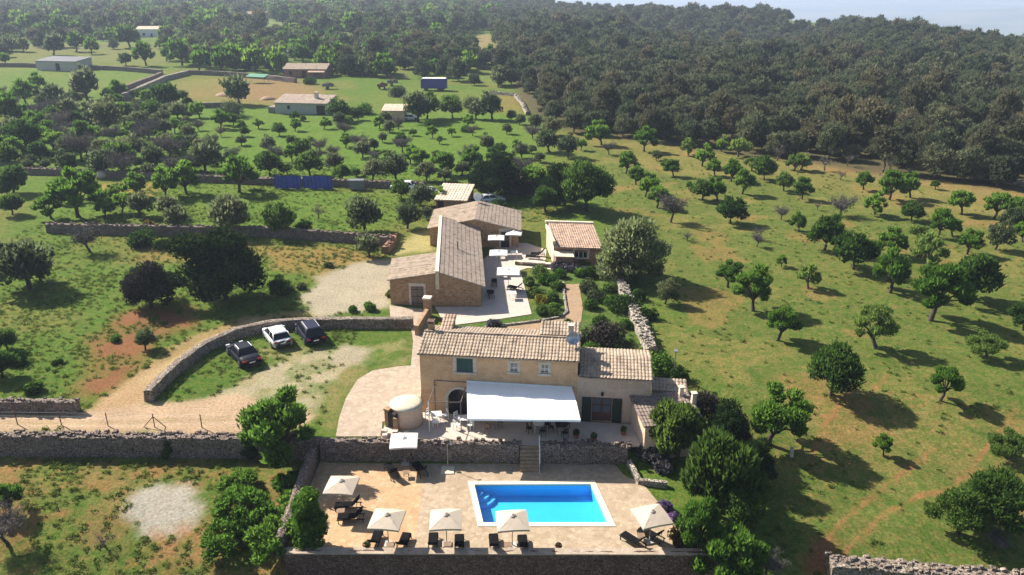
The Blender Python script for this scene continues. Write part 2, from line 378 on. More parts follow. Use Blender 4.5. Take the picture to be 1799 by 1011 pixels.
# rough meadow left of the parked cars
paint(soft([(130,690),(150,640),(200,560),(240,545),(300,540),(360,545),(350,575),(250,600),(240,640),(180,715)], 1.5, 2.2, 4)*(.65+.35*sstep(.38, .55, fbm(GXf, GYf, 2.4, 44, 5))), EARTH, .25, .92)
paint(soft([(440,430),(600,432),(660,450),(560,490),(480,470)], 1.5, 2.5, 4), (.24,.125,.05), .4, .55)
paint(soft([(270,425),(420,430),(380,470),(250,460)], 1.5, 2.5, 4), (.20,.12,.045), .4, .6)
paint(soft([(170,322),(280,322),(260,345),(150,340)], 1.5, 2, 4), (.26,.15,.05), .4, .6)
paint(soft([(720,410),(764,400),(764,440),(690,450)], 1, 1.5, 3), (.33,.28,.13), .4, .8)
# yard, lane, tracks
yard = soft([(520,530),(560,490),(620,465),(690,455),(690,540),(640,548),(560,555)], .9, 1.1, 3)
paint(yard, (.29,.24,.18), 0, .95)
lane = soft([(-90,728),(60,727),(140,722),(215,716),(262,710),(330,704),(420,690),(470,720),(560,728),(540,748),(440,768),(200,760),(-90,762)], .5, .7, 2.5)
track = soft([(150,722),(200,690),(270,630),(340,590),(430,556),(520,545),(560,556),(470,566),(400,590),(330,640),(285,668),(230,722)], .5, 1.0, 2.5)
park = soft([(330,704),(400,680),(440,655),(500,625),(560,615),(640,612),(650,635),(600,655),(580,690),(560,728),(470,722)], .8, 1.6, 2.5)
inpark = soft([(270,700),(320,650),(400,602),(480,578),(720,574),(718,640),(640,655),(605,700),(592,770),(440,768)], .6, .3, 2)
paint(inpark, (.075,.120,.022), 1, .9)
paint(soft([(620,690),(660,650),(600,640),(560,700),(565,760),(590,765)], .8, 1.2, 3)*inpark, (.20,.155,.07), .5, .6)
paint(track, (.24,.165,.08), .3, .85)
paint(soft([(160,722),(215,680),(280,640),(300,660),(240,720)], .6, .8, 2), SAND, 0, .9)
paint(soft([(240,672),(350,600),(450,558),(455,562),(355,606),(245,680)], .3, .3, 1.5), (.33,.235,.125), 0, .8)
paint(park*(.55+.45*sstep(.42, .56, fbm(GXf, GYf, 2.2, 55, 5))), (.28,.235,.155), .25, .92)
paint(inpark*sstep(.56, .66, fbm(GXf, GYf, 3.0, 59, 5)), (.22,.185,.09), .4, .6)
paint(soft([(580,640),(600,605),(650,618),(640,632)], .6, .9, 2), (.28,.23,.17), .1, .8)
paint(lane, (.33,.225,.15), 0, .97)
for dy_ in (-6, 8):   # wheel ruts
    paint(soft([(-90, 741+dy_), (200, 739+dy_), (430, 733+dy_*1.2), (430, 735+dy_*1.2), (200, 742+dy_), (-90, 744+dy_)], .25, .15, 2), (.40,.285,.20), 0, .7)
paint(soft([(-90, 743), (200, 741), (400, 735), (400, 738), (200, 745), (-90, 747)], .35, .4, 1.5), (.235,.18,.09), .4, .55)
# field below the lane wall
low = soft([(-150,800),(545,804),(545,960),(510,1100),(-150,1100)], .5, .2, 2)
paint(low, (.098,.122,.028), 1, .9)
paint(low*sstep(.44, .60, fbm(GXf, GYf, 3.2, 91, 5)), (.185,.115,.048), .6, .6)
paint(low*sstep(.60, .70, fbm(GXf, GYf, 1.6, 95, 4)), (.22,.105,.045), .4, .5)
patch = soft([(225,900),(245,865),(285,848),(335,852),(365,880),(345,915),(300,945),(250,940)], .7, .9, 1.6)
paint(patch, (.27,.24,.205), 0, .92)
paint(soft([(270,930),(350,920),(380,1000),(260,1000)], .8, 1.2, 2)*(.35+.65*sstep(.42, .56, fbm(GXf, GYf, 1.3, 15, 4))), (.23,.115,.055), .3, .8)
# garden and terraces: bare soil edges, lawn
paint(soft([(790,575),(930,545),(935,470),(1050,470),(1090,500),(1130,610),(1010,620),(860,580)], .6, .5, 2), (.075,.115,.028), 1, .9)
# distant fields
for pl, c in (([(0,78),(300,72),(300,112),(0,112)], (.14,.13,.05)), ([(290,150),(420,132),(560,150),(600,175),(560,188),(300,180)], (.20,.135,.06)), ([(385,140),(540,135),(550,160),(480,176),(400,175)], (.22,.125,.07)), ([(320,138),(480,142),(440,150),(330,150)], (.14,.15,.04)),
              ([(0,118),(200,120),(280,132),(150,170),(0,165)], (.10,.15,.03)), ([(820,120),(890,125),(890,150),(830,150)], (.12,.15,.04)), ([(830,62),(870,60),(880,108),(835,108)], (.26,.17,.10)), ([(870,165),(925,170),(920,200),(860,195)], (.19,.13,.045)), ([(600,36),(720,40),(700,52),(600,50)], (.22,.19,.11)),
              ([(1340,38),(1480,32),(1500,52),(1400,58)], (.10,.13,.05)), ([(1610,45),(1720,58),(1700,70),(1600,58)], (.24,.22,.14)), ([(430,40),(520,36),(540,60),(440,66)], (.15,.19,.06))):
    paint(soft(pl, 6, 5, 15), c, .8, .6)
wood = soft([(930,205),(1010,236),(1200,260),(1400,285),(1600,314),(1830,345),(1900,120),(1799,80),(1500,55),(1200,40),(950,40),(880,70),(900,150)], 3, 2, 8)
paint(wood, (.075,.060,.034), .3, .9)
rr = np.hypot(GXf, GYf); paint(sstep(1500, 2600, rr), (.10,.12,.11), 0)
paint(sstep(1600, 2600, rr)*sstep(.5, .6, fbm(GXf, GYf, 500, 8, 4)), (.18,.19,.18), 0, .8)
ny, nx = GX.shape
cen = lambda a: (a.reshape(ny, nx)[:-1, :-1]+a.reshape(ny, nx)[1:, 1:]+a.reshape(ny, nx)[1:, :-1]+a.reshape(ny, nx)[:-1, 1:]).ravel()/4
idx = np.arange(ny*nx).reshape(ny, nx)
quads = np.stack([idx[:-1, :-1], idx[:-1, 1:], idx[1:, 1:], idx[1:, :-1]], -1).reshape(-1, 4)
lab = np.zeros(len(quads), int)
lab[cen(np.maximum(lane, track)) > .5] = 1; lab[cen(yard) > .5] = 2; lab[cen(rr) > 1700] = 3; lab[(cen(park) > .5) & (lab == 0)] = 4
def np_mesh(name, V, F, mats, smooth=True):
    me = bpy.data.meshes.new(name); nf, k = F.shape
    me.vertices.add(len(V)); me.vertices.foreach_set("co", np.ascontiguousarray(V, np.float32).ravel())
    me.loops.add(nf*k); me.loops.foreach_set("vertex_index", np.ascontiguousarray(F, np.int32).ravel())
    me.polygons.add(nf); me.polygons.foreach_set("loop_start", np.arange(0, nf*k, k, dtype=np.int32)); me.polygons.foreach_set("loop_total", np.full(nf, k, np.int32))
    if smooth: me.polygons.foreach_set("use_smooth", np.ones(nf, bool))
    for m in mats: me.materials.append(M[m] if isinstance(m, str) else m)
    me.update(calc_edges=True); return me
def m_ground():
    m, nt, b = new_mat('ground_cover'); v = pos(nt)
    a = nt.nodes.new("ShaderNodeAttribute"); a.attribute_name = "earth"
    f1 = noise(nt, v, 1.1, 8, .68); f2 = noise(nt, v, 4.5, 8, .8); f3 = noise(nt, v, .35, 6, .6); f4 = noise(nt, v, 2.6, 6, .75)
    c = a.outputs["Color"]; g = a.outputs["Alpha"]
    dry = mixc(nt, 1.0, c, (1.65, 1.02, 1.25), 'MULTIPLY'); lush = mixc(nt, 1.0, c, (.66, .86, .62), 'MULTIPLY')
    c2 = mixc(nt, math_n(nt, 'MULTIPLY', ramp(nt, f4, [(.47, (0,0,0)), (.60, (1,1,1))]), math_n(nt, 'MULTIPLY', g, .8)), c, dry)
    c2 = mixc(nt, math_n(nt, 'MULTIPLY', ramp(nt, f1, [(.47, (0,0,0)), (.56, (1,1,1))]), math_n(nt, 'MULTIPLY', g, .9)), c2, lush)
    c2 = mixc(nt, 1.0, c2, ramp(nt, f2, [(.34, (.42,.42,.42)), (.62, (1.05,1.05,1.05))]), 'MULTIPLY')
    c2 = mixc(nt, 1.0, c2, ramp(nt, f3, [(.3, (.80,.80,.80)), (.7, (1.0,1.0,1.0))]), 'MULTIPLY')
    c2 = mixc(nt, 1.0, c2, (1.5, 1.55, 1.5), 'MULTIPLY')
    nt.links.new(c2, b.inputs["Base Color"]); b.inputs["Roughness"].default_value = 1.0; b.inputs["Specular IOR Level"].default_value = .05
    bump(nt, b, math_n(nt, 'ADD', f2, math_n(nt, 'MULTIPLY', f4, 1.0)), math_n(nt, 'ADD', math_n(nt, 'MULTIPLY', g, .55), .2), .16); return m
M['ground'] = m_ground()
V = np.stack([GXf, GYf, GZf], 1)
rgba = np.concatenate([col, gras[:, None]], 1).astype(np.float32)
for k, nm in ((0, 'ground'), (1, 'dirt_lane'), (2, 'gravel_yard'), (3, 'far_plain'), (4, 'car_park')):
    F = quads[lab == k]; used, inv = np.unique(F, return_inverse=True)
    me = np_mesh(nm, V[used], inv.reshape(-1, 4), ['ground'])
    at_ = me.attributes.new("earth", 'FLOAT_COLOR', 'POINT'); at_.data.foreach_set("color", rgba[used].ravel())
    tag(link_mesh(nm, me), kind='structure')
def ground_val(arr, x, y):
    i = np.clip(np.searchsorted(gx, x)-1, 0, nx-2); j = np.clip(np.searchsorted(gy, y)-1, 0, ny-2)
    return arr.reshape(ny, nx)[j, i]

# ------------------------------------------------------------------ foliage kit
def leaves(cs, nrm, s, flat=.55):
    """one rhombic leaf spray per centre"""
    n = len(cs); N = nrm/np.maximum(np.linalg.norm(nrm, axis=1, keepdims=True), 1e-6)
    r = rng.normal(size=(n, 3)); T = np.cross(N, r); T /= np.maximum(np.linalg.norm(T, axis=1, keepdims=True), 1e-6); B = np.cross(N, T)
    s = s[:, None]; k = (flat+.25*rng.random(n))[:, None]
    V = np.stack([cs-T*s, cs-B*s*k+N*s*.15, cs+T*s, cs+B*s*k+N*s*.15], 1).reshape(-1, 3)
    return V, np.arange(4*n).reshape(-1, 4), rng.random(n)
def cloud(blobs, n, s, up=.35, shell=.6, flat=.55, shoots=0.):
    """leaf sprays through a set of ellipsoid clumps (cx,cy,cz,rx,ry,rz)"""
    b = np.array(blobs, float); wt = (b[:, 3]*b[:, 4]*b[:, 5])**.67; wt /= wt.sum()
    k = rng.choice(len(b), n, p=wt); d = rng.normal(size=(n, 3)); d /= np.linalg.norm(d, axis=1, keepdims=True)
    rad = shell+(1.08-shell)*rng.random(n)**.7; rad = np.where(rng.random(n) < .2, rng.random(n)**.5*.9, rad)
    c = b[k, :3]+d*b[k, 3:]*rad[:, None]
    nm = d*.8+rng.normal(size=(n, 3))*.5+np.array((0, 0, up))
    V, F, rn = leaves(c, nm, s*(.7+.6*rng.random(n)), flat)
    sh = np.clip(.45+(rng.random(len(b))[k]-.5)*.5+(rn-.5)*.75, 0, 1)
    if not shoots: return V, F, sh
    # upright shoots standing out of the clumps, coloured lighter to paint a sunlit rim
    m_ = int(n*shoots); k = rng.choice(len(b), m_, p=wt); d = rng.normal(size=(m_, 3)); d[:, 2] = np.abs(d[:, 2])*.9+.1; d /= np.linalg.norm(d, axis=1, keepdims=True)
    c = b[k, :3]+d*b[k, 3:]*(.95+.38*rng.random(m_)**1.5)[:, None]
    T = d*.7+np.array((0, 0, .75))+rng.normal(size=(m_, 3))*.28; T /= np.linalg.norm(T, axis=1, keepdims=True)
    N = np.cross(T, rng.normal(size=(m_, 3))); N /= np.maximum(np.linalg.norm(N, axis=1, keepdims=True), 1e-6); B = np.cross(N, T)
    L = (s*(1.0+.9*rng.random(m_)))[:, None]; wd = L*.30
    V2 = np.stack([c-T*L, c-B*wd, c+T*L, c+B*wd], 1).reshape(-1, 3)
    return np.concatenate([V, V2]), np.concatenate([F, np.arange(4*m_).reshape(-1, 4)+len(V)]), np.concatenate([sh, np.clip(.62+.38*rng.random(m_), 0, 1)])
def limb_mesh(paths):
    m = MB()
    for pts, r in paths: m.tube(pts, r, 5, 0, False)
    return m
def crown_mesh(name, VFR, mat):
    V = np.concatenate([v for v, f, r in VFR]); o = 0; FF = []
    for v, f, r in VFR: FF.append(f+o); o += len(v)
    F = np.concatenate(FF); rn = np.concatenate([r for v, f, r in VFR])
    me = np_mesh(name, V, F, [mat], False); a = me.attributes.new("rnd", 'FLOAT', 'FACE'); a.data.foreach_set("value", rn.astype(np.float32)); return me
def wob(a, b, k=3, j=.1):
    a = Vector(a); b = Vector(b); L = (b-a).length
    return [a.lerp(b, t/k)+Vector((random.uniform(-j, j), random.uniform(-j, j), random.uniform(-j, j)*.5))*L*(0 if t in (0, k) else 1) for t in range(k+1)]
KINDS = {  # crown clumps, leaf count near, leaf size near, nominal width, trunk height, crown height, leaf material, bark, shell-density
 'A': dict(nb=12, n=2500, s=.15, w=4.0, th=1.05, ch=2.9, m='l_A', b='bark', br=.27, lean=.6),
 'Q': dict(nb=19, n=1500, s=.14, w=4.0, th=.35, ch=2.0, m='l_A', b='bark_grey', br=.19, lean=.6),
 'D': dict(nb=19, n=3900, s=.16, w=4.6, th=1.05, ch=3.6, m='l_D', b='bark', br=.32, lean=.3),
 'S': dict(nb=10, n=1500, s=.14, w=4.0, th=.8, ch=2.6, m='l_S', b='bark_grey', br=.26, lean=.6),
 'G': dict(nb=15, n=2600, s=.15, w=4.2, th=.9, ch=3.4, m='l_G', b='bark', br=.33, lean=.4),
 'C': dict(nb=26, n=8500, s=.17, w=6.5, th=.5, ch=5.6, m='l_C', b='bark', br=.30, lean=.2),
 'E': dict(nb=26, n=8500, s=.17, w=6.5, th=.05, ch=6.2, m='l_E', b='bark', br=.27, lean=.2),
 'V': dict(nb=18, n=5200, s=.15, w=5.0, th=.5, ch=3.8, m='l_V', b='bark', br=.32, lean=.2),
 'O': dict(nb=20, n=4200, s=.30, w=5.0, th=1.4, ch=3.6, m='l_O', b='bark_grey', br=.28, lean=.8, flat=.13),
 'H': dict(nb=9, n=1600, s=.13, w=2.2, th=.1, ch=1.7, m='l_D', b='bark', br=.42, lean=.1),
 'F': dict(nb=22, n=3900, s=.27, w=8.5, th=1.2, ch=8.0, m='l_F', b='bark_grey', br=.30, lean=.2),
 'N': dict(nb=20, n=3450, s=.27, w=8.0, th=2.5, ch=8.5, m='l_N', b='bark_grey', br=.29, lean=.4),
 'K': dict(nb=20, n=3600, s=.27, w=7.5, th=1.0, ch=7.0, m='l_K', b='bark', br=.31, lean=.2),
}
def make_tree(kind, lod, seed):
    """lod 0: close, 1: middle distance, 2: far.  Returns (trunk mesh data, crown mesh)"""
    global rng
    rng = np.random.default_rng(seed*97+lod*13+sum(map(ord, kind))); random.seed(seed*31+ord(kind[0]))
    if kind in 'TB': return make_bare(kind, lod, seed)
    q = KINDS[kind]; W = q['w']; Rx = W/2; th = q['th']*random.uniform(.85, 1.15); ch = q['ch']*random.uniform(.9, 1.1)
    lean = Vector((random.uniform(-1, 1), random.uniform(-1, 1), 0))*q['lean']*.55
    fork = Vector((lean.x, lean.y, th)); blobs = []; paths = []
    r0 = .13+.014*W; paths.append((wob((0, 0, -.25), fork, 3, .06), [r0*1.35, r0, r0*.9, r0*.8]))
    nb = q['nb']; ga = 2.39996; lob = [random.uniform(.70, 1.12) for _ in range(5)]
    for i in range(nb):
        t = (i+.5)/nb; phi = i*ga+random.uniform(-.35, .35); el = math.asin(min(1, t*1.05-.05 if t > .06 else 0)) if nb > 6 else random.uniform(0, 1.2)
        k = lob[int((phi % 6.283)/6.283*5) % 5]*random.uniform(.74, 1.08)
        br = q['br']*Rx*random.uniform(.62, 1.25); rr_ = (Rx-br*.7)*k
        c = Vector((math.cos(phi)*math.cos(el)*rr_+lean.x*1.3, math.sin(phi)*math.cos(el)*rr_+lean.y*1.3, th+ch*.26+math.sin(el)*(ch*.74-br*.6)*k-.25*(1-math.sin(el))*ch*.35))
        blobs.append((c.x, c.y, max(c.z, br*.6), br*1.08, br*1.08, br*.82))
        if i % (2 if nb > 12 else 1) == 0 and kind != 'H':
            e = c-Vector((0, 0, br*.3)); mid = fork.lerp(e, .45)+Vector((0, 0, .12*ch*(1-math.sin(el))-.05))
            paths.append(([fork-Vector((0, 0, .1)), mid, e], [r0*.55, r0*.34, r0*.12]))
    if kind in 'DCEVFNKHG': blobs.append((lean.x, lean.y, th+ch*.42, Rx*.62, Rx*.62, ch*.36))
    kf = {0: 1.5, 1: .5, 2: .15}[lod] if kind not in 'FNK' else {0: 1.0, 1: .6, 2: .28}[lod]
    n = int(q['n']*kf); s = q['s']/kf**.5*(.93 if lod else .96)
    return limb_mesh(paths), cloud(blobs, n, s, flat=q.get('flat', .55), shoots={'A': .5, 'D': .4, 'S': .5, 'Q': .5, 'G': .3, 'O': .5, 'E': .3, 'C': .2, 'V': .2, 'F': .2, 'N': .2, 'K': .15}.get(kind, 0.)), q
def make_bare(kind, lod, seed):
    q = dict(w=4.0, m='l_T', b='bark_grey' if kind == 'B' else 'bark')
    th = random.uniform(.9, 1.3); lean = Vector((random.uniform(-.4, .4), random.uniform(-.3, .3), th)); r0 = .17
    paths = [(wob((0, 0, -.25), lean, 3, .08), [r0*1.3, r0, r0*.9, r0*.75])]; tips = []
    for i in range(6 if kind == 'T' else 5):
        ph = i*1.2+random.uniform(-.3, .3); L = random.uniform(1.3, 1.9)
        e = lean+Vector((math.cos(ph)*L*.85, math.sin(ph)*L*.85, L*random.uniform(.45, 1.0)))
        p = wob(lean, e, 3, .12); paths.append((p, [r0*.6, r0*.42, r0*.27, r0*.12])); tips += [p[2], p[3], p[1].lerp(p[2], .5)]
    for t in list(tips):
        for _ in range(3):
            e = t+Vector((random.uniform(-.6, .6), random.uniform(-.6, .6), random.uniform(.1, .75)))
            paths.append(([t, t.lerp(e, .5)+Vector((0, 0, .05)), e], [.035, .025, .012])); tips.append(e)
    n = int((2400 if kind == 'T' else 330)*{0: 1., 1: .5, 2: .3}[lod]); b = np.array([(t.x, t.y, t.z) for t in tips])
    k = rng.integers(0, len(b), n); d = rng.normal(size=(n, 3))*np.array((.30, .30, .26))
    c = b[k]+d; T = d*.6+rng.normal(size=(n, 3))*.4+np.array((0, 0, .3)); T /= np.linalg.norm(T, axis=1, keepdims=True)
    side = np.cross(T, rng.normal(size=(n, 3))); side /= np.linalg.norm(side, axis=1, keepdims=True)
    L = (.16+.16*rng.random(n))[:, None]; wd = {0: .018, 1: .036, 2: .06}[lod]
    V = np.stack([c-T*L-side*wd, c-T*L+side*wd, c+T*L+side*wd*.5, c+T*L-side*wd*.5], 1).reshape(-1, 3)
    return limb_mesh(paths), (V, np.arange(4*n).reshape(-1, 4), rng.random(n)), q
LIB = {}
def lib(kind, lod, var):
    key = (kind, lod, var)
    if key not in LIB:
        tr, cr, q = make_tree(kind, lod, var+1)
        cm = crown_mesh('crown', [cr], q['m'])
        tm = bpy.data.meshes.new('trunk'); tm.from_pydata(tr.v, [], tr.f); tm.materials.append(M[q['b']]); tm.polygons.foreach_set("use_smooth", [True]*len(tm.polygons)); tm.update()
        one = None
        if lod > 0:
            nv = len(tr.v); one = bpy.data.meshes.new('tree'); one.from_pydata([tuple(p) for p in tr.v]+[tuple(p) for p in cr[0]], [], [tuple(f) for f in tr.f]+[tuple(int(i)+nv for i in f) for f in cr[1]])
            one.materials.append(M[q['b']]); one.materials.append(M[q['m']])
            one.polygons.foreach_set("material_index", [0]*len(tr.f)+[1]*len(cr[1]))
            a = one.attributes.new("rnd", 'FLOAT', 'FACE'); a.data.foreach_set("value", np.concatenate([np.full(len(tr.f), .5), cr[2]]).astype(np.float32)); one.update()
        LIB[key] = (tm, cm, one, q['w'])
    return LIB[key]
NVAR = {'A': 5, 'Q': 4, 'D': 3, 'S': 3, 'G': 4, 'T': 2, 'B': 3, 'H': 3, 'C': 2, 'E': 1, 'V': 1, 'O': 2, 'F': 4, 'N': 3, 'K': 2}
prnd = random.Random(99)
def plant(kind, p, width, name, label, cat, group=None, hk=1.0, lod=None, var=None, rz=None, whole=None):
    d = math.hypot(p.x, p.y)
    if lod is None: lod = 0 if d < 92 else (1 if d < 210 else 2)
    if var is None: var = prnd.randrange(NVAR[kind])
    tm, cm, one, W0 = lib(kind, lod, var); s = width/W0
    if rz is None: rz = prnd.uniform(0, 6.28)
    if whole is None: whole = lod == 2
    if whole and one is not None: o = link_mesh(name, one); o.location = p; o.rotation_euler = (0, 0, rz); tag(o, label, cat, group)
    else:
        o = thing(name, label, cat, p, rz, group)
        if kind != 'H': link_mesh('trunk', tm, o)
        link_mesh('crown', cm, o)
    o.scale = (s, s, s*hk); return o
# ------------------------------------------------------------------ dry-stone walls
def wall(name, label, path, top, thick, mat='wall_dry', base=None, group=None, step=.45, rubble=True, rough=.07, cat='wall'):
    """path: ground points; top: height above each point's ground (or ('abs', z0, z1))"""
    P = [Vector((p[0], p[1], 0)) for p in path]; S = []
    for a, b in zip(P[:-1], P[1:]):
        n = max(1, int((b-a).length/step)); S += [a.lerp(b, k/n) for k in range(n)]
    S.append(P[-1]); m = MB(); n = len(S); o = S[0].copy(); prof = []
    j = lambda k=1.: random.uniform(-rough, rough)*k
    for i, p in enumerate(S):
        d = (S[min(i+1, n-1)]-S[max(i-1, 0)]).normalized(); q = Vector((-d.y, d.x, 0)); g = hz1(p.x, p.y)
        if isinstance(top, tuple): zt = top[1]+(top[2]-top[1])*i/max(1, n-1); zb = base if base is not None else g-.3
        else: zt = g+top; zb = (base if base is not None else g)-.3
        t = thick/2; h = zt-zb
        prof.append((p, q, zt))
        for s, f in ((-t*1.1, 0), (-t*1.04, .4), (-t, .78), (-t*.95, 1), (0, 1.03), (t*.95, 1), (t, .78), (t*1.04, .4), (t*1.1, 0)):
            m.v.append(tuple(p+q*(s+j())-Vector((o.x, o.y, 0))+Vector((0, 0, zb+h*f+(j(.8) if f > 0 else 0)))))
    k = 9
    for i in range(n-1):
        for a in range(k-1): m.f.append((i*k+a, i*k+a+1, (i+1)*k+a+1, (i+1)*k+a))
    m.f.append(tuple(range(k-1, -1, -1))); m.f.append(tuple(range((n-1)*k, n*k))); m.mi = [0]*len(m.f)
    m.f = [f[::-1] for f in m.f]
    if rubble:
        for p, q, zt in prof:
            for _ in range(max(2, int(thick/.26))):
                s = random.uniform(-thick/2, thick/2)*.95; r = random.uniform(.09, .19)
                m.stone((p.x-o.x+q.x*s+random.uniform(-.2, .2), p.y-o.y+q.y*s+random.uniform(-.2, .2), zt+r*.45), (r*1.3, r, r*.75))
    ob = m.build(name, mat); ob.location = (o.x, o.y, 0); return tag(ob, label, cat, group)
def pth(*pts, z=None): return [at(px, py, z) for px, py in pts]

edge_y = lambda x: float(np.interp(x, [-60, -17.5, -14.9, 8.8], [54.25, 53.5, 53.0, 52.6]))
wall('lane_wall', 'long grey dry stone wall topped with loose rubble below the dirt lane', [(x, edge_y(x)) for x in (-52, -40, -28, -17.5, -15.2)], ('abs', .28, .26), .85, base=-1.7)
wall('terrace_wall', 'dark dry stone retaining wall under the dining terrace, left of the pool steps', [(x, edge_y(x)) for x in (-15.0, -8, 0, .55)], ('abs', .34, .22), .62, base=-1.7)
wall('terrace_wall', 'dark dry stone retaining wall right of the pool steps with a planted end', [(x, edge_y(x)) for x in (2.15, 5, 9.0)], ('abs', .2, .12), .62, base=-1.7)
pw = wall('pool_wall', 'tall dark stone wall with a pale flat top along the near side of the pool deck', [(-14.9, 41.85), (0, 41.8), (13.4, 41.7)], ('abs', -1.12, -1.12), .55, base=-4.4, rubble=False, rough=.05, mat='wall_brown')
m = MB(); m.box((-.75+14.9, 41.8-41.85, -1.07), (28.4, .62, .09), -.004); m.build('coping', 'paving_lane', pw)
wall('side_wall', 'dark stone wall running back from the leafy trees beside the pool deck', [(-15.35, 42.3), (-15.4, 47), (-15.5, 52.6)], ('abs', -.35, -.05), .6, base=-3.6, rubble=False)
wall('roadside_wall', 'low dark wall across the lane at the left edge of the photo', pth((-70, 722), (60, 723), (139, 724)), 1.05, .7)
wall('curved_wall', 'low curved stone wall with a pale top sweeping round the three parked cars', pth((262, 706), (285, 680), (318, 650), (362, 618), (415, 594), (470, 581), (530, 576), (620, 575), (726, 575)), 1.05, .75, 'wall_mid', rubble=False, rough=.04, step=.6)
wall('garden_wall', 'pale broad rubble wall between the garden and the orchard', pth((1060, 462), (1082, 492), (1108, 545), (1128, 590), (1146, 628)), 1.0, 1.0, 'wall_pale')
wall('field_wall', 'long dark terrace wall across the meadow left of the long stone house', pth((85, 409), (200, 412), (330, 414), (450, 414), (560, 422), (640, 428), (692, 434)), 1.35, .7, step=.7)
wall('field_wall', 'dark wall at the foot of the upper meadow behind the boulder and the blue tarps', pth((18, 305), (120, 309), (240, 315), (360, 320), (470, 325), (600, 328), (745, 333)), 1.2, .8, step=.9)
wall('field_wall', 'pale stone boundary wall at the corner of the far paddock beside the wood', pth((862, 165), (905, 170), (918, 185), (926, 203)), .9, .8, 'wall_pale', step=1.4)
wall('field_wall', 'dark stone wall on the far side of the distant lane', pth((188, 176), (230, 160), (285, 138)), 2.2, 1.2, step=2, rubble=False)
wall('field_wall', 'pale stone wall on the near side of the distant lane', pth((215, 176), (250, 160), (290, 142), (330, 132)), 1.6, 1.4, 'wall_pale', step=2, rubble=False)
wall('field_wall', 'far wall along the top of the ochre field', pth((330, 131), (400, 134), (470, 140), (520, 146)), 1.6, 1.0, step=2, rubble=False)
wall('field_wall', 'short dark wall below the ochre field by the barn', pth((300, 190), (345, 190), (405, 189)), 1.4, 1.0, step=2, rubble=False)
wall('field_wall', 'grey wall crossing the pasture below the grey block shed', pth((-20, 168), (60, 168), (150, 172)), 1.3, 1.0, step=2, rubble=False)
wall('field_wall', 'long wall behind the grey block shed', pth((-20, 118), (60, 119), (200, 124), (285, 131)), 1.6, 1.1, step=2.5, rubble=False)
wall('field_wall', 'pale tumbled wall along the foot of the wood at the edge of the photo', pth((1690, 309), (1745, 318), (1830, 332)), .8, 1.1, 'wall_pale', step=1)
wall('orchard_wall', 'broad pale rubble wall at the near corner of the orchard', [(20.6, 41.0), (27, 40.3), (36, 39.3)], 1.2, 1.25, 'wall_mid', step=.4)
wall('planter_wall', 'low stone wall holding the flower bed beside the pool deck', [(9.1, 52.1), (9.6, 49.8), (11.6, 49.5)], .45, .35, 'wall_pale', rubble=False, rough=.03, step=.4)
wall('rubble_bank', 'reddish rubble end of the terrace wall by the dry bank', pth((676, 446), (686, 436), (692, 424)), .9, .9, 'red_render', step=.6)
wall('path_edging', 'thin line of edging stones along the curving garden path', pth((989, 498), (992, 528), (996, 550), (985, 559), (930, 568), (850, 577)), .22, .25, 'wall_pale', step=.3, rough=.03, rubble=False)
wall('bed_wall', 'low dark stone edge of the lavender bed before the cottage', pth((905, 466), (960, 470), (1010, 476), (1052, 478)), .45, .4, 'wall_dry', step=.4, rubble=False)

# ------------------------------------------------------------------ paving sheets
from mathutils.geometry import tessellate_polygon
def sheet(name, poly, z, mat, hole=None, th=.12):
    loops = [[Vector((p[0], p[1], 0)) for p in poly]] + ([[Vector((p[0], p[1], 0)) for p in hole]] if hole else [])
    tri = tessellate_polygon(loops); flat = [p for l in loops for p in l]; m = MB(); vs = [(p.x, p.y, z) for p in flat]; fs = []
    for t in tri:
        a, b, c = (flat[i] for i in t); cr = (b-a).cross(c-a).z
        fs.append(tuple(t) if cr > 0 else tuple(t)[::-1])
    n0 = len(vs); vs += [(p.x, p.y, z-th) for p in flat]; o = 0
    for l in loops:
        for i in range(len(l)): a = o+i; b = o+(i+1) % len(l); fs.append((a, b, n0+b, n0+a))
        o += len(l)
    m.add(vs, fs); return tag(m.build(name, mat), kind='structure')
PO = [(-3.33, 50.06), (6.26, 50.13), (7.20, 44.80), (-2.35, 44.80)]
PC = Vector((sum(p[0] for p in PO)/4, sum(p[1] for p in PO)/4))
def inset(k):
    out = []
    for i in range(4):
        p = Vector(PO[i]); a = (Vector(PO[i-1])-p).normalized(); b = (Vector(PO[(i+1) % 4])-p).normalized()
        out.append(p+(a+b)*k/abs(a.x*b.y-a.y*b.x))
    return out
PI_ = inset(.42); PH = inset(.2)
dz = POOL_Z+.03
split_t, split_b = (-6.75, 52.55), (-6.55, 42.1)
sheet('pool_deck', [split_t, (9.0, 52.35), (10.6, 47.6), (12.4, 42.0), split_b], dz, 'paving', PH)
sheet('sun_deck', [(-15.1, 52.9), split_t, split_b, (-15.1, 42.1)], dz, 'paving_warm')
def mid(p): return hz1(p.x, p.y)
sheet('house_terrace', [(-10.35, 53.0), (.55, 52.8), (2.2, 52.75), (9.9, 52.6), (11.2, 55.6), (-7.6, 57.7), (-10.35, 57.4)], .045, 'paving_white')
lanep = pth((590, 768), (596, 735), (608, 700), (628, 668), (655, 652), (700, 645), (722, 643), (726, 600), (722, 575), (686, 560), (684, 538), (752, 545), (748, 600), (737, 722), (736, 735), (672, 742), (670, 768), z=0)
sheet('paved_path', lanep, .06, 'paving_lane')
sheet('long_house_terrace', pth((764, 540), (784, 574), (862, 564), (934, 553), (923, 510), (914, 476), (958, 462), (960, 440), (925, 428), (880, 428), (846, 460), (846, 540), z=0), .07, 'paving_white')
sheet('garden_path', pth((992, 500), (1017, 500), (1024, 540), (1021, 566), (1004, 580), (960, 587), (900, 592), (830, 596), (832, 581), (900, 574), (958, 567), (992, 558), (998, 540), z=0), .05, 'path')
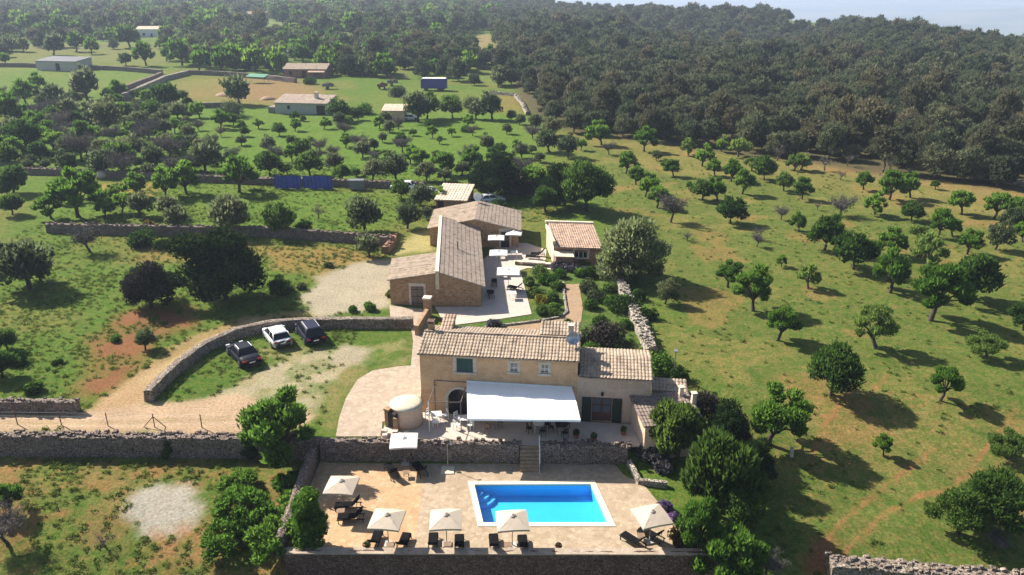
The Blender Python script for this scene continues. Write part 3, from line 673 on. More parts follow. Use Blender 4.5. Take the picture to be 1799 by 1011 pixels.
sheet('cottage_forecourt', pth((958, 462), (1068, 472), (1068, 482), (900, 470), (905, 452), z=0), .09, 'concrete')
# pool
pool = thing('swimming_pool', 'bright blue rectangular swimming pool with a pale stone coping', 'pool', (PC.x, PC.y, POOL_Z))
L = lambda p, z: (p[0]-PC.x, p[1]-PC.y, z)
m = MB(); n = 4; b = [L(p, -.06) for p in PI_]; f = [L(p, -1.0) for p in PI_]
m.add(b+f, [(4,5,6,7)]+[(i, (i+1) % 4, 4+(i+1) % 4, 4+i) for i in range(4)]); m.build('basin', 'liner', pool)
m = MB(); oo = [L(p, .075) for p in PO]; ii = [L(p, .075) for p in PI_]; o2 = [L(p, -.02) for p in PO]; i2 = [L(p, -.10) for p in PI_]
m.add(oo+ii+o2+i2, [(i, (i+1) % 4, 4+(i+1) % 4, 4+i)[::-1] for i in range(4)]+[(i, 8+i, 8+(i+1) % 4, (i+1) % 4)[::-1] for i in range(4)]+[(4+i, 4+(i+1) % 4, 12+(i+1) % 4, 12+i)[::-1] for i in range(4)])
m.build('coping', 'coping', pool)
mw, nt, b_ = new_mat('pool_water'); nt.nodes.remove(b_)
tr = nt.nodes.new("ShaderNodeBsdfTransparent"); tr.inputs[0].default_value = (.80, .95, 1, 1)
gl = nt.nodes.new("ShaderNodeBsdfGlossy"); gl.inputs["Roughness"].default_value = .03
mx = nt.nodes.new("ShaderNodeMixShader"); mx.inputs[0].default_value = .09; nt.links.new(tr.outputs[0], mx.inputs[1]); nt.links.new(gl.outputs[0], mx.inputs[2])
nb_ = nt.nodes.new("ShaderNodeBump"); nb_.inputs["Strength"].default_value = .5; nb_.inputs["Distance"].default_value = .05
nt.links.new(noise(nt, pos(nt), 2.2, 3), nb_.inputs["Height"]); nt.links.new(nb_.outputs[0], gl.inputs["Normal"])
nt.links.new(mx.outputs[0], nt.nodes["Material Output"].inputs[0]); M['water'] = mw
m = MB(); m.add([L(p, -.14) for p in PI_], [(3,2,1,0)]); tag(m.build('water', 'water', pool))
a0 = Vector(PI_[0]); ex = (Vector(PI_[1])-a0).normalized(); ey = (Vector(PI_[3])-a0).normalized()
for k in range(3):
    r = 1.6-.45*k; m = MB(); seg = [a0]+[a0+ex*r*math.cos(t)+ey*r*math.sin(t) for t in [i*math.pi/2/8 for i in range(9)]]
    m.prism([(p.x-PC.x, p.y-PC.y) for p in seg], -.99, -.78+.17*k); m.build('pool_step', 'liner', pool)
    m = MB(); rim = [a0+ex*(r-.06)*math.cos(t)+ey*(r-.06)*math.sin(t) for t in [.5+i*.1 for i in range(6)]]
    m.tube([(p.x-PC.x, p.y-PC.y, -.78+.17*k+.02) for p in rim], .05, 5); m.build('step_edge', 'white_step', pool)

# ------------------------------------------------------------------ building kit
def tile_roof(parent, e0, e1, r1, r0, mat='tile', pitch=.27, row=.42, name='roof', amp=.06, thick=.12):
    """barrel tiles over the patch eave e0-e1, ridge r0-r1 (local points)"""
    e0, e1, r1, r0 = (Vector(p) for p in (e0, e1, r1, r0)); Lu = ((e1-e0).length+(r1-r0).length)/2; Lv = ((r0-e0).length+(r1-e1).length)/2
    nu = max(2, int(Lu/pitch)); nvv = max(1, int(Lv/row)); N = ((e1-e0).cross(r0-e0)).normalized()
    if N.z < 0: N = -N
    m = MB(); sub = 4; cols = nu*sub+1; jit = [random.uniform(-.02, .02) for _ in range(nu+1)]
    for j in range(nvv):
        for top in (0, 1):
            t = (j+top)/nvv
            for i in range(cols):
                s = i/(cols-1); p = (e0.lerp(e1, s)).lerp(r0.lerp(r1, s), t)
                h = amp*abs(math.sin(math.pi*i/sub))*1.0+(.03 if not top else 0.0)+jit[i//sub]*.7
                m.v.append(tuple(p+N*h))
    for j in range(nvv*2-1):
        for i in range(cols-1): m.f.append((j*cols+i, j*cols+i+1, (j+1)*cols+i+1, (j+1)*cols+i))
    m.mi = [0]*len(m.f)
    q = [e0, e1, r1, r0]; m.add([p-N*.01 for p in q]+[p-N*thick for p in q], [(7,6,5,4)]+[(i, (i+1) % 4, 4+(i+1) % 4, 4+i)[::-1] for i in range(4)])
    return m.build(name, mat, parent)
def facade(m, p, u, Lw, h, ops, nout, rev=.22, mi=0, mr=0):
    """a wall face from p along u with openings (u0,u1,z0,z1); reveals go inwards"""
    p = Vector(p); u = Vector(u).normalized(); k = Vector((0, 0, 1)); inn = -Vector(nout).normalized()
    us = sorted({0, Lw, *[o[0] for o in ops], *[o[1] for o in ops]}); zs = sorted({0, h, *[o[2] for o in ops], *[o[3] for o in ops]})
    for a, b in zip(us[:-1], us[1:]):
        for c, d in zip(zs[:-1], zs[1:]):
            cu, cz = (a+b)/2, (c+d)/2
            if any(o[0] < cu < o[1] and o[2] < cz < o[3] for o in ops): continue
            m.add([p+u*a+k*c, p+u*b+k*c, p+u*b+k*d, p+u*a+k*d], [(0,1,2,3)], mi)
    for o in ops:
        q = [p+u*o[0]+k*o[2], p+u*o[1]+k*o[2], p+u*o[1]+k*o[3], p+u*o[0]+k*o[3]]
        m.add(q+[x+inn*rev for x in q], [(i, (i+1) % 4, 4+(i+1) % 4, 4+i)[::-1] for i in range(4)], mr)
def bar_frame(m, a, u, w_, h_, t, d, nout, mi=0):
    """a rectangular frame round an opening, standing d proud"""
    a = Vector(a); u = Vector(u); k = Vector((0, 0, 1)); n = Vector(nout)
    def slab(q0, q1, q2, q3):
        q = [q0, q1, q2, q3]; m.add(q+[x+n*d for x in q], [(3,2,1,0),(4,5,6,7)]+[(i, (i+1) % 4, 4+(i+1) % 4, 4+i) for i in range(4)], mi)
    slab(a-u*t, a, a+k*h_, a-u*t+k*h_); slab(a+u*w_, a+u*(w_+t), a+u*(w_+t)+k*h_, a+u*w_+k*h_)
    slab(a-u*t+k*h_, a+u*(w_+t)+k*h_, a+u*(w_+t)+k*(h_+t), a-u*t+k*(h_+t))
    return slab
def lbox(name, mat, parent, c, d, rz=0, bevel=0., taper=1.):
    m = MB(); m.box(c, d, rz, 0, taper); return m.build(name, mat, parent, bevel=bevel)
X, Y_, Z = Vector((1,0,0)), Vector((0,1,0)), Vector((0,0,1))

# ---- farmhouse with the white awning
ang = math.atan2(-2.05, 18.7)
hs = thing('farmhouse', 'two storey warm stone farmhouse with tiled roof and white awning', 'house', (-7.55, 57.85, 0), ang)
m = MB(); Lm = 12.9; EZ = 5.55
ops = [(3.05, 4.4, 3.95, 5.2), (7.45, 8.05, 4.2, 4.98), (9.95, 10.55, 4.2, 4.98), (2.25, 4.15, .0, 2.35), (6.2, 7.6, 0, 2.3)]
facade(m, (0,0,-.3), X, Lm, EZ+.3, [(a, b, c+.3, d+.3) for a, b, c, d in ops], -Y_)
D = 5.6; RV, RZ = 2.7, 6.15
m.add([(0,0,-.3),(0,D,-.3),(0,D,5.3),(0,RV,RZ-.06),(0,0,EZ)], [(4,3,2,1,0)]); m.add([(Lm,0,-.3),(Lm,D,-.3),(Lm,D,5.3),(Lm,RV,RZ-.06),(Lm,0,EZ)], [(0,1,2,3,4)])
m.add([(0,D,-.3),(Lm,D,-.3),(Lm,D,5.3),(0,D,5.3)], [(3,2,1,0)])
m.build('wall', 'render_warm', hs)
rf = tile_roof(hs, (-.15,-.28,EZ-.02), (Lm+.12,-.28,EZ-.02), (Lm+.12,RV,RZ), (-.15,RV,RZ), 'tile')
tile_roof(hs, (Lm+.12,D+.2,5.32), (-.15,D+.2,5.32), (-.15,RV+.02,RZ), (Lm+.12,RV+.02,RZ), 'tile')
m = MB(); m.tube([(-.15,RV,RZ+.03),(Lm+.12,RV,RZ+.03)], .13, 6); m.build('ridge_tiles', 'tile', hs)
tile_roof(hs, (9.6,RV+.25,6.25), (Lm,RV+.25,6.25), (Lm,RV+2.0,6.75), (9.6,RV+2.0,6.75), 'tile')
m = MB(); m.prism([(9.7,RV+.4),(Lm-.1,RV+.4),(Lm-.1,RV+1.9),(9.7,RV+1.9)], 5.5, [6.15,6.15,6.6,6.6]); m.build('wall', 'render_warm', hs)
# chimneys
ch = lbox('chimney', 'ashlar', hs, (.36, 3.2, 5.95), (.5, .55, 1.7)); lbox('chimney_cap', 'interior', ch, (.36, 3.2, 6.86), (.45, .5, .14)); lbox('chimney_cap', 'wall_brown', ch, (.36, 3.2, 6.97), (.62, .66, .08))
ch = lbox('chimney', 'surround', hs, (12.2, 3.0, 6.4), (.42, .45, 1.6)); lbox('chimney_cap', 'surround', ch, (12.2, 3.0, 7.24), (.5, .53, .08))
tile_roof(hs, (.9, 4.2, 5.75), (2.0, 4.2, 5.75), (2.0, 6.2, 6.3), (.9, 6.2, 6.3), 'tile_red')
m = MB(); m.prism([(1.0,4.3),(1.9,4.3),(1.9,6.1),(1.0,6.1)], 4.5, [5.7,5.7,6.2,6.2]); m.build('wall', 'ashlar', hs)
# upper windows
def window(u0, u1, z0, z1, kind, parent=hs, fr=.3):
    m = MB(); bar_frame(m, (u0, 0, z0), X, u1-u0, z1-z0, fr, .035, -Y_); m.box(((u0+u1)/2, -.05, z0-.09), (u1-u0+2*fr, .2, .18)); w_ = m.build('window', 'surround', parent)
    if kind == 'shutter':
        for k in (0, 1):
            c = u0+(u1-u0)*(.25+.5*k); m = MB(); m.box((c, .06, (z0+z1)/2), ((u1-u0)/2-.02, .05, z1-z0-.02))
            for q in range(9): m.box((c, .028, z0+.12+(z1-z0-.2)*q/8), ((u1-u0)/2-.16, .02, .07))
            m.build('shutter', 'teal', w_)
    else:
        lbox('pane', 'glass', w_, ((u0+u1)/2, .14, (z0+z1)/2), (u1-u0, .02, z1-z0))
        m = MB(); t = .04
        for a in (u0+t/2, u1-t/2, (u0+u1)/2): m.box((a, .1, (z0+z1)/2), (t, .05, z1-z0))
        for a in (z0+t/2, z1-t/2, (z0+z1)/2): m.box(((u0+u1)/2, .097, a), (u1-u0, .05, t))
        m.build('frame', 'white', w_)
window(3.05, 4.4, 3.95, 5.2, 'shutter'); window(7.45, 8.05, 4.2, 4.98, 'pane', fr=.24); window(9.95, 10.55, 4.2, 4.98, 'pane', fr=.24)
# arched doorway: infill spandrels over the opening, dark leaves behind
m = MB(); seg = 10; r = .95; cx = 3.2; zc = 1.4
arc = [(cx-r*math.cos(math.pi*k/seg), zc+r*math.sin(math.pi*k/seg)) for k in range(seg+1)]
for k in range(seg): m.add([(arc[k][0],-.004,arc[k][1]),(arc[k+1][0],-.004,arc[k+1][1]),(arc[k+1][0],-.004,2.36),(arc[k][0],-.004,2.36)], [(0,1,2,3)])
for k in range(seg):
    a0_, a1_ = math.pi*k/seg, math.pi*(k+1)/seg; q = [(cx-s*math.cos(a), zc+s*math.sin(a)) for s, a in ((r, a0_), (r, a1_), (r+.24, a1_), (r+.24, a0_))]
    m.add([(x, -.012, z) for x, z in q]+[(x, -.05, z) for x, z in q], [(4,5,6,7)[::-1]]+[(i, (i+1) % 4, 4+(i+1) % 4, 4+i) for i in range(4)], 1)
m.box((cx-r-.12, -.03, .7), (.24, .04, 1.4), 0, 1); m.box((cx+r+.12, -.03, .7), (.24, .04, 1.4), 0, 1)
dr = m.build('arched_doorway', ['render_warm', 'surround'], hs)
for k in (-1, 1): lbox('door', 'dark_glass', dr, (cx+k*.47, .16, 1.15), (.9, .06, 2.3))
d2 = lbox('door', 'brown_door', hs, (6.9, .15, 1.15), (1.4, .06, 2.3))
# low annexe at the farmhouse's end
m = MB(); A0, A1, AZ = Lm, 18.8, 4.15
facade(m, (A0,.04,-.3), X, A1-A0, AZ+.3, [(14.15-A0, 15.75-A0, .3, 2.55)], -Y_)
m.add([(A1,.04,-.3),(A1,5.2,-.3),(A1,5.2,4.0),(A1,2.7,4.66),(A1,.04,AZ)], [(0,1,2,3,4)]); m.add([(A0,5.2,-.3),(A1,5.2,-.3),(A1,5.2,4.0),(A0,5.2,4.0)], [(3,2,1,0)])
m.build('wall', 'render_pale', hs)
tile_roof(hs, (A0+.14,-.22,AZ), (A1+.1,-.22,AZ), (A1+.1,2.7,4.72), (A0+.14,2.7,4.72), 'tile'); tile_roof(hs, (A1+.1,5.4,4.05), (A0+.14,5.4,4.05), (A0+.14,2.72,4.72), (A1+.1,2.72,4.72), 'tile')
dd = lbox('french_door', 'interior', hs, (14.95, .22, 1.12), (1.6, .03, 2.25))
for k in (-1, 1):
    c = 14.95+k*.4; m = MB()
    for a in (-.36, .36): m.box((c+a, .16, 1.12), (.08, .05, 2.2))
    for z in (.1, .75, 1.5, 2.16): m.box((c, .157, z), (.8, .05, .1))
    m.box((c, .16, .42), (.64, .03, .6)); m.build('door_frame', 'red_wood', dd); lbox('pane', 'glass', dd, (c, .17, 1.45), (.64, .015, 1.35))
for s, u_ in ((-1, 13.72), (1, 16.18)):
    m = MB(); m.box((u_, -.04, 1.14), (.78, .05, 2.22))
    for q in range(14): m.box((u_, -.072, .25+q*.14), (.62, .02, .06))
    m.build('shutter', 'green_dk', hs)
m = MB(); m.box((14.95, -.1, 2.75), (.1, .2, .06)); m.lathe([(.02, .16), (.1, .1), (.12, -.12), (.05, -.2)], (14.95, -.2, 2.7), 8); m.build('wall_lamp', 'dark_wood', hs)
m = MB(); m.tube([(1.2,-.06,3.05),(12.7,-.06,3.05)], .035, 5); m.tube([(1.15,-.06,0),(1.15,-.06,3.05)], .035, 5); m.build('pipe', 'brown_door', hs)
# satellite dish on the gable
dish = thing('satellite_dish', 'grey satellite dish beside the chimney on the farmhouse gable', 'satellite dish', (4.95, 58.2, 6.65), R(12))
m = MB(); m.lathe([(.02, -.14), (.25, -.11), (.45, -.02), (.56, .06), (.55, .07), (.44, .0), (.25, -.09), (.02, -.12)], n=20)
for i, p in enumerate(m.v): m.v[i] = tuple(Matrix.Rotation(R(68), 3, 'X') @ Vector(p))
m.build('reflector', 'steel', dish, True)
m = MB(); m.tube([(0,.12,0),(0,.2,-.3),(0,.25,-.75)], .035, 6); m.build('mast', 'grey_metal', dish)
m = MB(); m.tube([(0,-.02,-.5),(0,-.62,-.12)], .016, 5); m.box((0,-.62,-.1), (.08,.1,.08)); m.build('feed_arm', 'grey_metal', dish)
# awning
aw = thing('awning', 'large white canvas awning stretched over the dining terrace', 'awning', (-3.7, 57.3, 3.1), 0)
def awp(s, t):  # s along the house, t outwards
    b0, b1 = Vector((-3.72, 57.35, 3.12)), Vector((4.86, 56.38, 3.06)); f0, f1 = Vector((-3.42, 52.75, 2.38)), Vector((5.25, 52.5, 2.42))
    p = b0.lerp(b1, s).lerp(f0.lerp(f1, s), t); p.z += .22*math.sin(math.pi*t)*.6-.1*math.sin(math.pi*s)*t*(1-t)+.05*math.sin(s*26+t*3)*(1-t)*t*2+.05*math.sin((s*9-t*5))*max(0, s-.6)*t
    return p-Vector((-3.7, 57.3, 3.1))
m = MB(); nu, nv_ = 36, 12
for d in (0, -.025):
    for j in range(nv_+1):
        for i in range(nu+1): p = awp(i/nu, j/nv_); m.v.append((p.x, p.y, p.z+d))
k = (nu+1)*(nv_+1)
for j in range(nv_):
    for i in range(nu): a = j*(nu+1)+i; m.f.append((a, a+nu+1, a+nu+2, a+1)); m.f.append((a+k, a+1+k, a+nu+2+k, a+nu+1+k))
m.mi = [0]*len(m.f)
fr_ = [awp(i/nu, 1) for i in range(nu+1)]
m.add([tuple(p) for p in fr_]+[(p.x, p.y-.01, p.z-.17) for p in fr_], [(i, nu+1+i, nu+2+i, i+1) for i in range(nu)])
cv = m.build('canvas', 'awning', aw, True)
for s in (.14, .285, .43, .57, .715, .86):
    m = MB(); m.tube([awp(s, t/10)+Z*.012 for t in range(11)], .016, 4); m.build('seam', 'awning', cv)
for s in (.04, .5, .96):
    p0, p1, q = awp(s, .02), awp(s, .98), awp(s, .5); m = MB(); m.tube([p0-Z*.08, q-Z*.16, p1-Z*.06], .03, 5); m.build('folding_arm', 'white', aw)
m = MB(); m.tube([awp(0, 0)+Z*.04, awp(1, 0)+Z*.04], .08, 6); m.build('roller', 'white', aw)
# pergola rails beside the awning
pg = thing('pergola_frame', 'thin metal pergola frame between the awning and the stone oven', 'pergola', (-6.6, 54.6, .05), ang)
m = MB(); m.tube([(0,0,0),(0,0,2.75)], .035, 6); m.build('post', 'white', pg); m = MB(); m.tube([(2.55,.2,0),(2.55,.2,2.75)], .03, 6); m.build('post', 'brown_door', pg)
m = MB(); m.tube([(0,0,2.75),(2.55,.2,2.75)], .03, 6); m.tube([(0,0,2.75),(0,2.9,2.8)], .03, 6); m.tube([(2.55,.2,2.75),(2.55,2.6,2.8)], .03, 6); m.build('rail', 'brown_door', pg)
# outhouse and low shed at the end of the annexe
oh = thing('outhouse', 'narrow pale outhouse with a tile capped wall behind the annexe', 'outbuilding', (11.55, 57.0, 0), R(-8))
m = MB(); facade(m, (0,0,-.6), X, 2.6, 3.2, [(.1, .75, .6, 2.4)], -Y_); m.add([(2.6,0,-.6),(2.6,1.6,-.6),(2.6,1.6,2.6),(2.6,0,2.6)], [(0,1,2,3)]); m.add([(0,0,-.6),(0,1.6,-.6),(0,1.6,2.6),(0,0,2.6)], [(3,2,1,0)]); m.add([(0,1.6,-.6),(2.6,1.6,-.6),(2.6,1.6,2.6),(0,1.6,2.6)], [(3,2,1,0)]); m.build('wall', 'render_pale', oh)
tile_roof(oh, (-.1,-.15,2.58), (2.75,-.15,2.58), (2.75,1.7,2.8), (-.1,1.7,2.8), 'tile'); lbox('door', 'interior', oh, (.42, .2, .9), (.65, .04, 1.8))
sh = thing('shed', 'low shed with a weathered brown tile roof half hidden by the dark bushes', 'shed', (10.1, 52.2, 0), R(9))
m = MB(); m.prism([(.15,.15),(4.6,.15),(4.6,3.6),(.15,3.6)], -1.6, [2.0,2.0,2.45,2.45]); m.build('wall', 'render_pale', sh)
tile_roof(sh, (-.05,-.15,2.08), (4.85,-.15,2.08), (4.85,3.8,2.62), (-.05,3.8,2.62), 'tile_dark', amp=.05)
for x, y in ((4.1, 3.3), (4.75, 2.2)):
    c = lbox('chimney', 'surround', sh, (x, y, 2.8), (.38, .38, 1.0), taper=.8); lbox('chimney_cap', 'surround', c, (x, y, 3.32), (.45, .45, .08))
# ---- round bread oven
ov = thing('bread_oven', 'round stone bread oven with a pale domed top beside the paved path', 'oven', (-8.55, 56.1, .04), 0)
m = MB(); m.lathe([(1.28, -.1), (1.27, .6), (1.24, 1.4), (1.22, 1.75)], n=26); m.build('wall', 'render_pale', ov, True)
m = MB(); m.lathe([(1.36, 1.72), (1.38, 1.8), (1.0, 1.95), (.5, 2.08), (.02, 2.12)], n=26); m.build('roof', 'concrete', ov, True)
m = MB(); m.box((-1.62, -.45, .75), (.3, .42, 1.6), R(10)); m.box((-.75, -1.32, .6), (.34, .3, 1.2), R(-30)); m.box((-1.45, -.62, 1.6), (.5, .5, .16), R(-30)); m.build('porch', 'ashlar', ov)
m = MB(); m.box((-1.0, -.82, .78), (.95, .42, 1.35), R(-45)); m.build('oven_mouth', 'interior', ov)
for (x, y, r_) in ((-10.2, 54.35, .26), (-9.8, 54.1, .22), (-9.3, 54.2, .25), (-8.85, 54.0, .2), (-8.4, 54.15, .22), (-10.05, 53.75, .23)):
    m = MB(); m.stone((0, 0, r_*.6), (r_*1.2, r_, r_*.8)); o = m.build('stone', 'boulder'); o.location = (x, y, .05); tag(o, 'loose stone in the rockery in front of the round oven', 'stone', 'rockery stones in front of the round oven')
# ---- long stone house behind
def loc(p, o, a):
    d = Vector((p[0]-o[0], p[1]-o[1], 0)); d.rotate(Matrix.Rotation(-a, 3, 'Z')); return Vector((d.x, d.y, p[2]))
o_ = (-13.5, 81.2); ang2 = math.atan2(-.8, 10.1)
lh = thing('stone_house', 'long low brown stone house with a one sided tiled roof behind the white terrace', 'house', (o_[0], o_[1], 0), ang2)
q = lambda x, y, z: loc((x, y, z), o_, ang2)
m = MB(); W_ = 10.15; RX = 5.25
facade(m, (0,0,-.3), X, RX, 3.3, [(2.35, 3.75, .3, 2.6)], -Y_); facade(m, (RX,0,-.3), X, W_-RX, 2.85, [], -Y_)
m.add([(0,0,3.0),(RX,0,3.0),(RX,0,3.88)], [(0,1,2)]); m.add([(RX,0,2.55),(W_,0,2.55),(RX,0,3.88)], [(0,1,2)])
m.add([(0,0,-.3),(0,6.6,-.3),(0,6.6,3.0),(0,0,3.0)], [(3,2,1,0)]); m.add([(0,6.6,-.3),(RX,6.6,-.3),(RX,6.6,3.88),(0,6.6,3.0)], [(3,2,1,0)])
facade(m, (W_,0,-.3), Y_, 21.2, 2.85, [(2.6,3.6,.3,2.4),(7.4,8.5,.3,2.5),(13,14.1,.3,2.5)], X)
m.add([(0+W_,21.2,-.3),(RX,21.2,-.3),(RX,21.2,3.88),(W_,21.2,2.55)], [(0,1,2,3)]); m.build('wall', 'ashlar', lh)
tile_roof(lh, (-.2,-.15,2.98), (RX,-.15,3.95), (RX,6.7,3.95), (-.2,6.7,2.98), 'tile_grey', .36, .55, amp=.05) if False else tile_roof(lh, (-.25,6.75,2.98), (-.25,-.2,2.98), (RX,-.2,3.95), (RX,6.75,3.95), 'tile', .32, .5)
tile_roof(lh, (W_+.45,-.2,2.5), (W_+.45,21.3,2.5), (RX+.3,21.3,4.0), (RX+.3,-.2,4.0), 'tile_grey', .32, .5)
m = MB(); m.prism([(RX-.12,-.12),(RX+.28,-.12),(RX+.28,21.2),(RX-.12,21.2)], 2.0, 4.14); m.build('ridge_wall', 'concrete', lh)
f = lbox('door_surround', 'surround', lh, (3.05, -.035, 1.32), (1.9, .08, 2.6)); lbox('door', 'brown_door', f, (3.05, -.09, 1.15), (1.42, .04, 2.25))
m = MB(); m.box((3.05, -.115, 1.15), (.04, .02, 2.2)); [m.box((3.05, -.115, z), (1.36, .02, .05)) for z in (.3, 1.1, 1.9)]; m.build('door_board', 'dark_wood', f)
for y in (2.6, 7.4, 13):
    f = lbox('door_surround', 'surround', lh, (W_+.03, y+.53, 1.25), (.07, 1.5, 2.5)); lbox('door', 'interior', f, (W_+.075, y+.53, 1.1), (.03, 1.05, 2.15))
m = MB(); m.tube([(7.6,9.6,3.3),(7.6,9.6,4.35)], .09, 8); m.tube([(7.6,9.6,4.35),(7.6,9.6,4.42)], .15, 8); m.build('flue', 'grey_metal', lh)
# cross wing at the back
cw = thing('cross_wing', 'gabled stone wing with ridge roof and dish behind the long house', 'house', (-4.4, 101.3, 0), R(-4))
m = MB(); G0 = 3.92
facade(m, (-6.2,0,-.3), X, 12.0, 2.9, [(9.6,10.7,.3,2.45)], -Y_); m.add([(-6.2,0,2.6),(5.8,0,2.6),(0,0,G0)], [(0,1,2)])
m.add([(5.8,0,-.3),(5.8,8.8,-.3),(5.8,8.8,2.6),(5.8,0,2.6)], [(0,1,2,3)]); m.add([(-6.2,0,-.3),(-6.2,8.8,-.3),(-6.2,8.8,2.6),(-6.2,0,2.6)], [(3,2,1,0)]); m.add([(-6.2,8.8,-.3),(5.8,8.8,-.3),(5.8,8.8,2.6),(0,8.8,G0),(-6.2,8.8,2.6)], [(4,3,2,1,0)])
m.build('wall', 'ashlar', cw)
tile_roof(cw, (6.15,-.3,2.55), (6.15,9.0,2.55), (0,9.0,G0+.06), (0,-.3,G0+.06), 'tile_grey', .32, .5); tile_roof(cw, (-6.5,9.0,2.55), (-6.5,-.3,2.55), (0,-.3,G0+.06), (0,9.0,G0+.06), 'tile', .32, .5)
f = lbox('door_surround', 'surround', cw, (4.0, -.035, 1.35), (1.65, .08, 2.7)); lbox('door', 'dark_glass', f, (4.0, -.085, 1.15), (1.15, .03, 2.2))
ds = thing('satellite_dish', 'small pale dish on the back wing ridge of the long house', 'satellite dish', (-4.95, 109.5, 4.0), R(30))
m = MB(); m.lathe([(.02, -.14), (.3, -.1), (.55, .03), (.62, .1), (.6, .11), (.3, -.08), (.02, -.12)], n=16)
for i, p in enumerate(m.v): m.v[i] = tuple(Matrix.Rotation(R(68), 3, 'X') @ Vector(p)+Vector((0, 0, .75)))
m.build('reflector', 'white', ds, True); m = MB(); m.tube([(0,.1,.7),(0,.15,0)], .04, 6); m.build('mast', 'grey_metal', ds)
# pillar and low wall on the terrace corner
pil = thing('gate_pillar', 'square stone pillar with pale cap beside the long stone house', 'pillar', at(752, 556), R(-8))
lbox('shaft', 'ashlar', pil, (0, 0, 1.0), (.75, .75, 2.1)); lbox('cap', 'surround', pil, (0, 0, 2.15), (.9, .9, .2)); m = MB(); m.box((.05, -2.7, .55), (.4, 4.6, 1.1)); m.build('wing_wall', 'ashlar', pil)
# ---- cottage
ct = thing('cottage', 'small cream cottage with a reddish tiled roof beside the round evergreen', 'cottage', (5.25, 94.25, 0), R(-6))
m = MB(); cl = 6.0; facade(m, (0,0,-.3), X, cl, 2.75, [(2.6, 4.3, 1.1, 2.1)], -Y_); m.build('front_wall', 'red_render', ct)
m = MB(); m.add([(cl,0,-.3),(cl,7.2,-.3),(cl,7.2,3.3),(cl,0,2.45)], [(0,1,2,3)]); m.add([(0,0,-.3),(0,7.2,-.3),(0,7.2,3.3),(0,0,2.45)], [(3,2,1,0)]); m.add([(0,7.2,-.3),(cl,7.2,-.3),(cl,7.2,3.3),(0,7.2,3.3)], [(3,2,1,0)])
m.box((.02, 3.6, 2.9), (.34, 7.3, .5)); m.build('wall', 'render_cream', ct)
tile_roof(ct, (.2,-.35,2.45), (cl+.2,-.35,2.45), (cl+.2,7.1,3.42), (.2,7.1,3.42), 'tile_red', .3, .45); m = MB(); m.box((cl/2, 7.15, 3.5), (cl+.4, .45, .28)); m.build('ridge_tiles', 'concrete', ct)
m = MB(); bar_frame(m, (2.6, 0, 1.1), X, 1.7, 1.0, .2, .04, -Y_); m.box((3.45, -.04, 1.0), (2.1, .12, .18)); f = m.build('window', 'surround', ct); lbox('pane', 'dark_glass', f, (3.45, .12, 1.6), (1.7, .02, 1.0)); m = MB(); [m.box((x, .09, 1.6), (.07, .04, 1.0)) for x in (2.64, 3.17, 3.73, 4.26)]; m.build('frame', 'white', f)
m = MB(); m.prism([(.1,-1.5),(2.2,-1.5),(2.2,-.03),(.1,-.03)], -.1, [1.55,1.55,1.75,1.75]); f = m.build('porch', 'red_render', ct); m = MB(); m.prism([(-.05,-1.65),(2.35,-1.65),(2.35,-.04),(-.05,-.04)], [1.6,1.6,1.8,1.8], [1.7,1.7,1.9,1.9]); m.build('porch_roof', 'concrete', f)
def skew_plan(root, k, done=None):
    """the old houses are not square: their side walls run a few degrees off the front"""
    done = set() if done is None else done
    for c in root.children:
        if c.type == 'MESH' and c.data.name not in done:
            done.add(c.data.name)
            for v in c.data.vertices: v.co.x -= k*v.co.y
        skew_plan(c, k, done)
skew_plan(lh, .145); skew_plan(cw, .06); skew_plan(ct, .19)
cw.location.x -= .5
# ---- farther buildings
def hut(name, label, cat, px, py, W, Dp, H, rise, rz, wallm, roofm, openings=(), gable=True, pitch=.6, group=None, z=0):
    p = at(px, py); b = thing(name, label, cat, p, rz, group); m = MB()
    facade(m, (-W/2,0,-1), X, W, H+1, [(a+W/2, c+W/2, d+1, e+1) for a, c, d, e, k in openings], -Y_)
    if gable:
        m.add([(W/2,0,-1),(W/2,Dp,-1),(W/2,Dp,H),(W/2,Dp/2,H+rise),(W/2,0,H)], [(0,1,2,3,4)]); m.add([(-W/2,0,-1),(-W/2,Dp,-1),(-W/2,Dp,H),(-W/2,Dp/2,H+rise),(-W/2,0,H)], [(4,3,2,1,0)]); hb = H
    else:
        m.add([(W/2,0,-1),(W/2,Dp,-1),(W/2,Dp,H+rise),(W/2,0,H)], [(0,1,2,3)]); m.add([(-W/2,0,-1),(-W/2,Dp,-1),(-W/2,Dp,H+rise),(-W/2,0,H)], [(3,2,1,0)]); hb = H+rise
    m.add([(-W/2,Dp,-1),(W/2,Dp,-1),(W/2,Dp,hb),(-W/2,Dp,hb)], [(3,2,1,0)]); m.build('wall', wallm, b)
    if gable:
        tile_roof(b, (-W/2-.3,-.4,H), (W/2+.3,-.4,H), (W/2+.3,Dp/2,H+rise+.1), (-W/2-.3,Dp/2,H+rise+.1), roofm, pitch, .8); tile_roof(b, (W/2+.3,Dp+.4,H), (-W/2-.3,Dp+.4,H), (-W/2-.3,Dp/2,H+rise+.1), (W/2+.3,Dp/2,H+rise+.1), roofm, pitch, .8)
    else: tile_roof(b, (-W/2-.2,-.4,H), (W/2+.2,-.4,H), (W/2+.2,Dp+.2,H+rise+.08), (-W/2-.2,Dp+.2,H+rise+.08), roofm, pitch, .8)
    for a, c, d, e, k in openings:
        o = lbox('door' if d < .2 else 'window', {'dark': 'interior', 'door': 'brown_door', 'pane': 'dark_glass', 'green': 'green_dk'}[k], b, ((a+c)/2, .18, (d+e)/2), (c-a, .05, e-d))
    return b
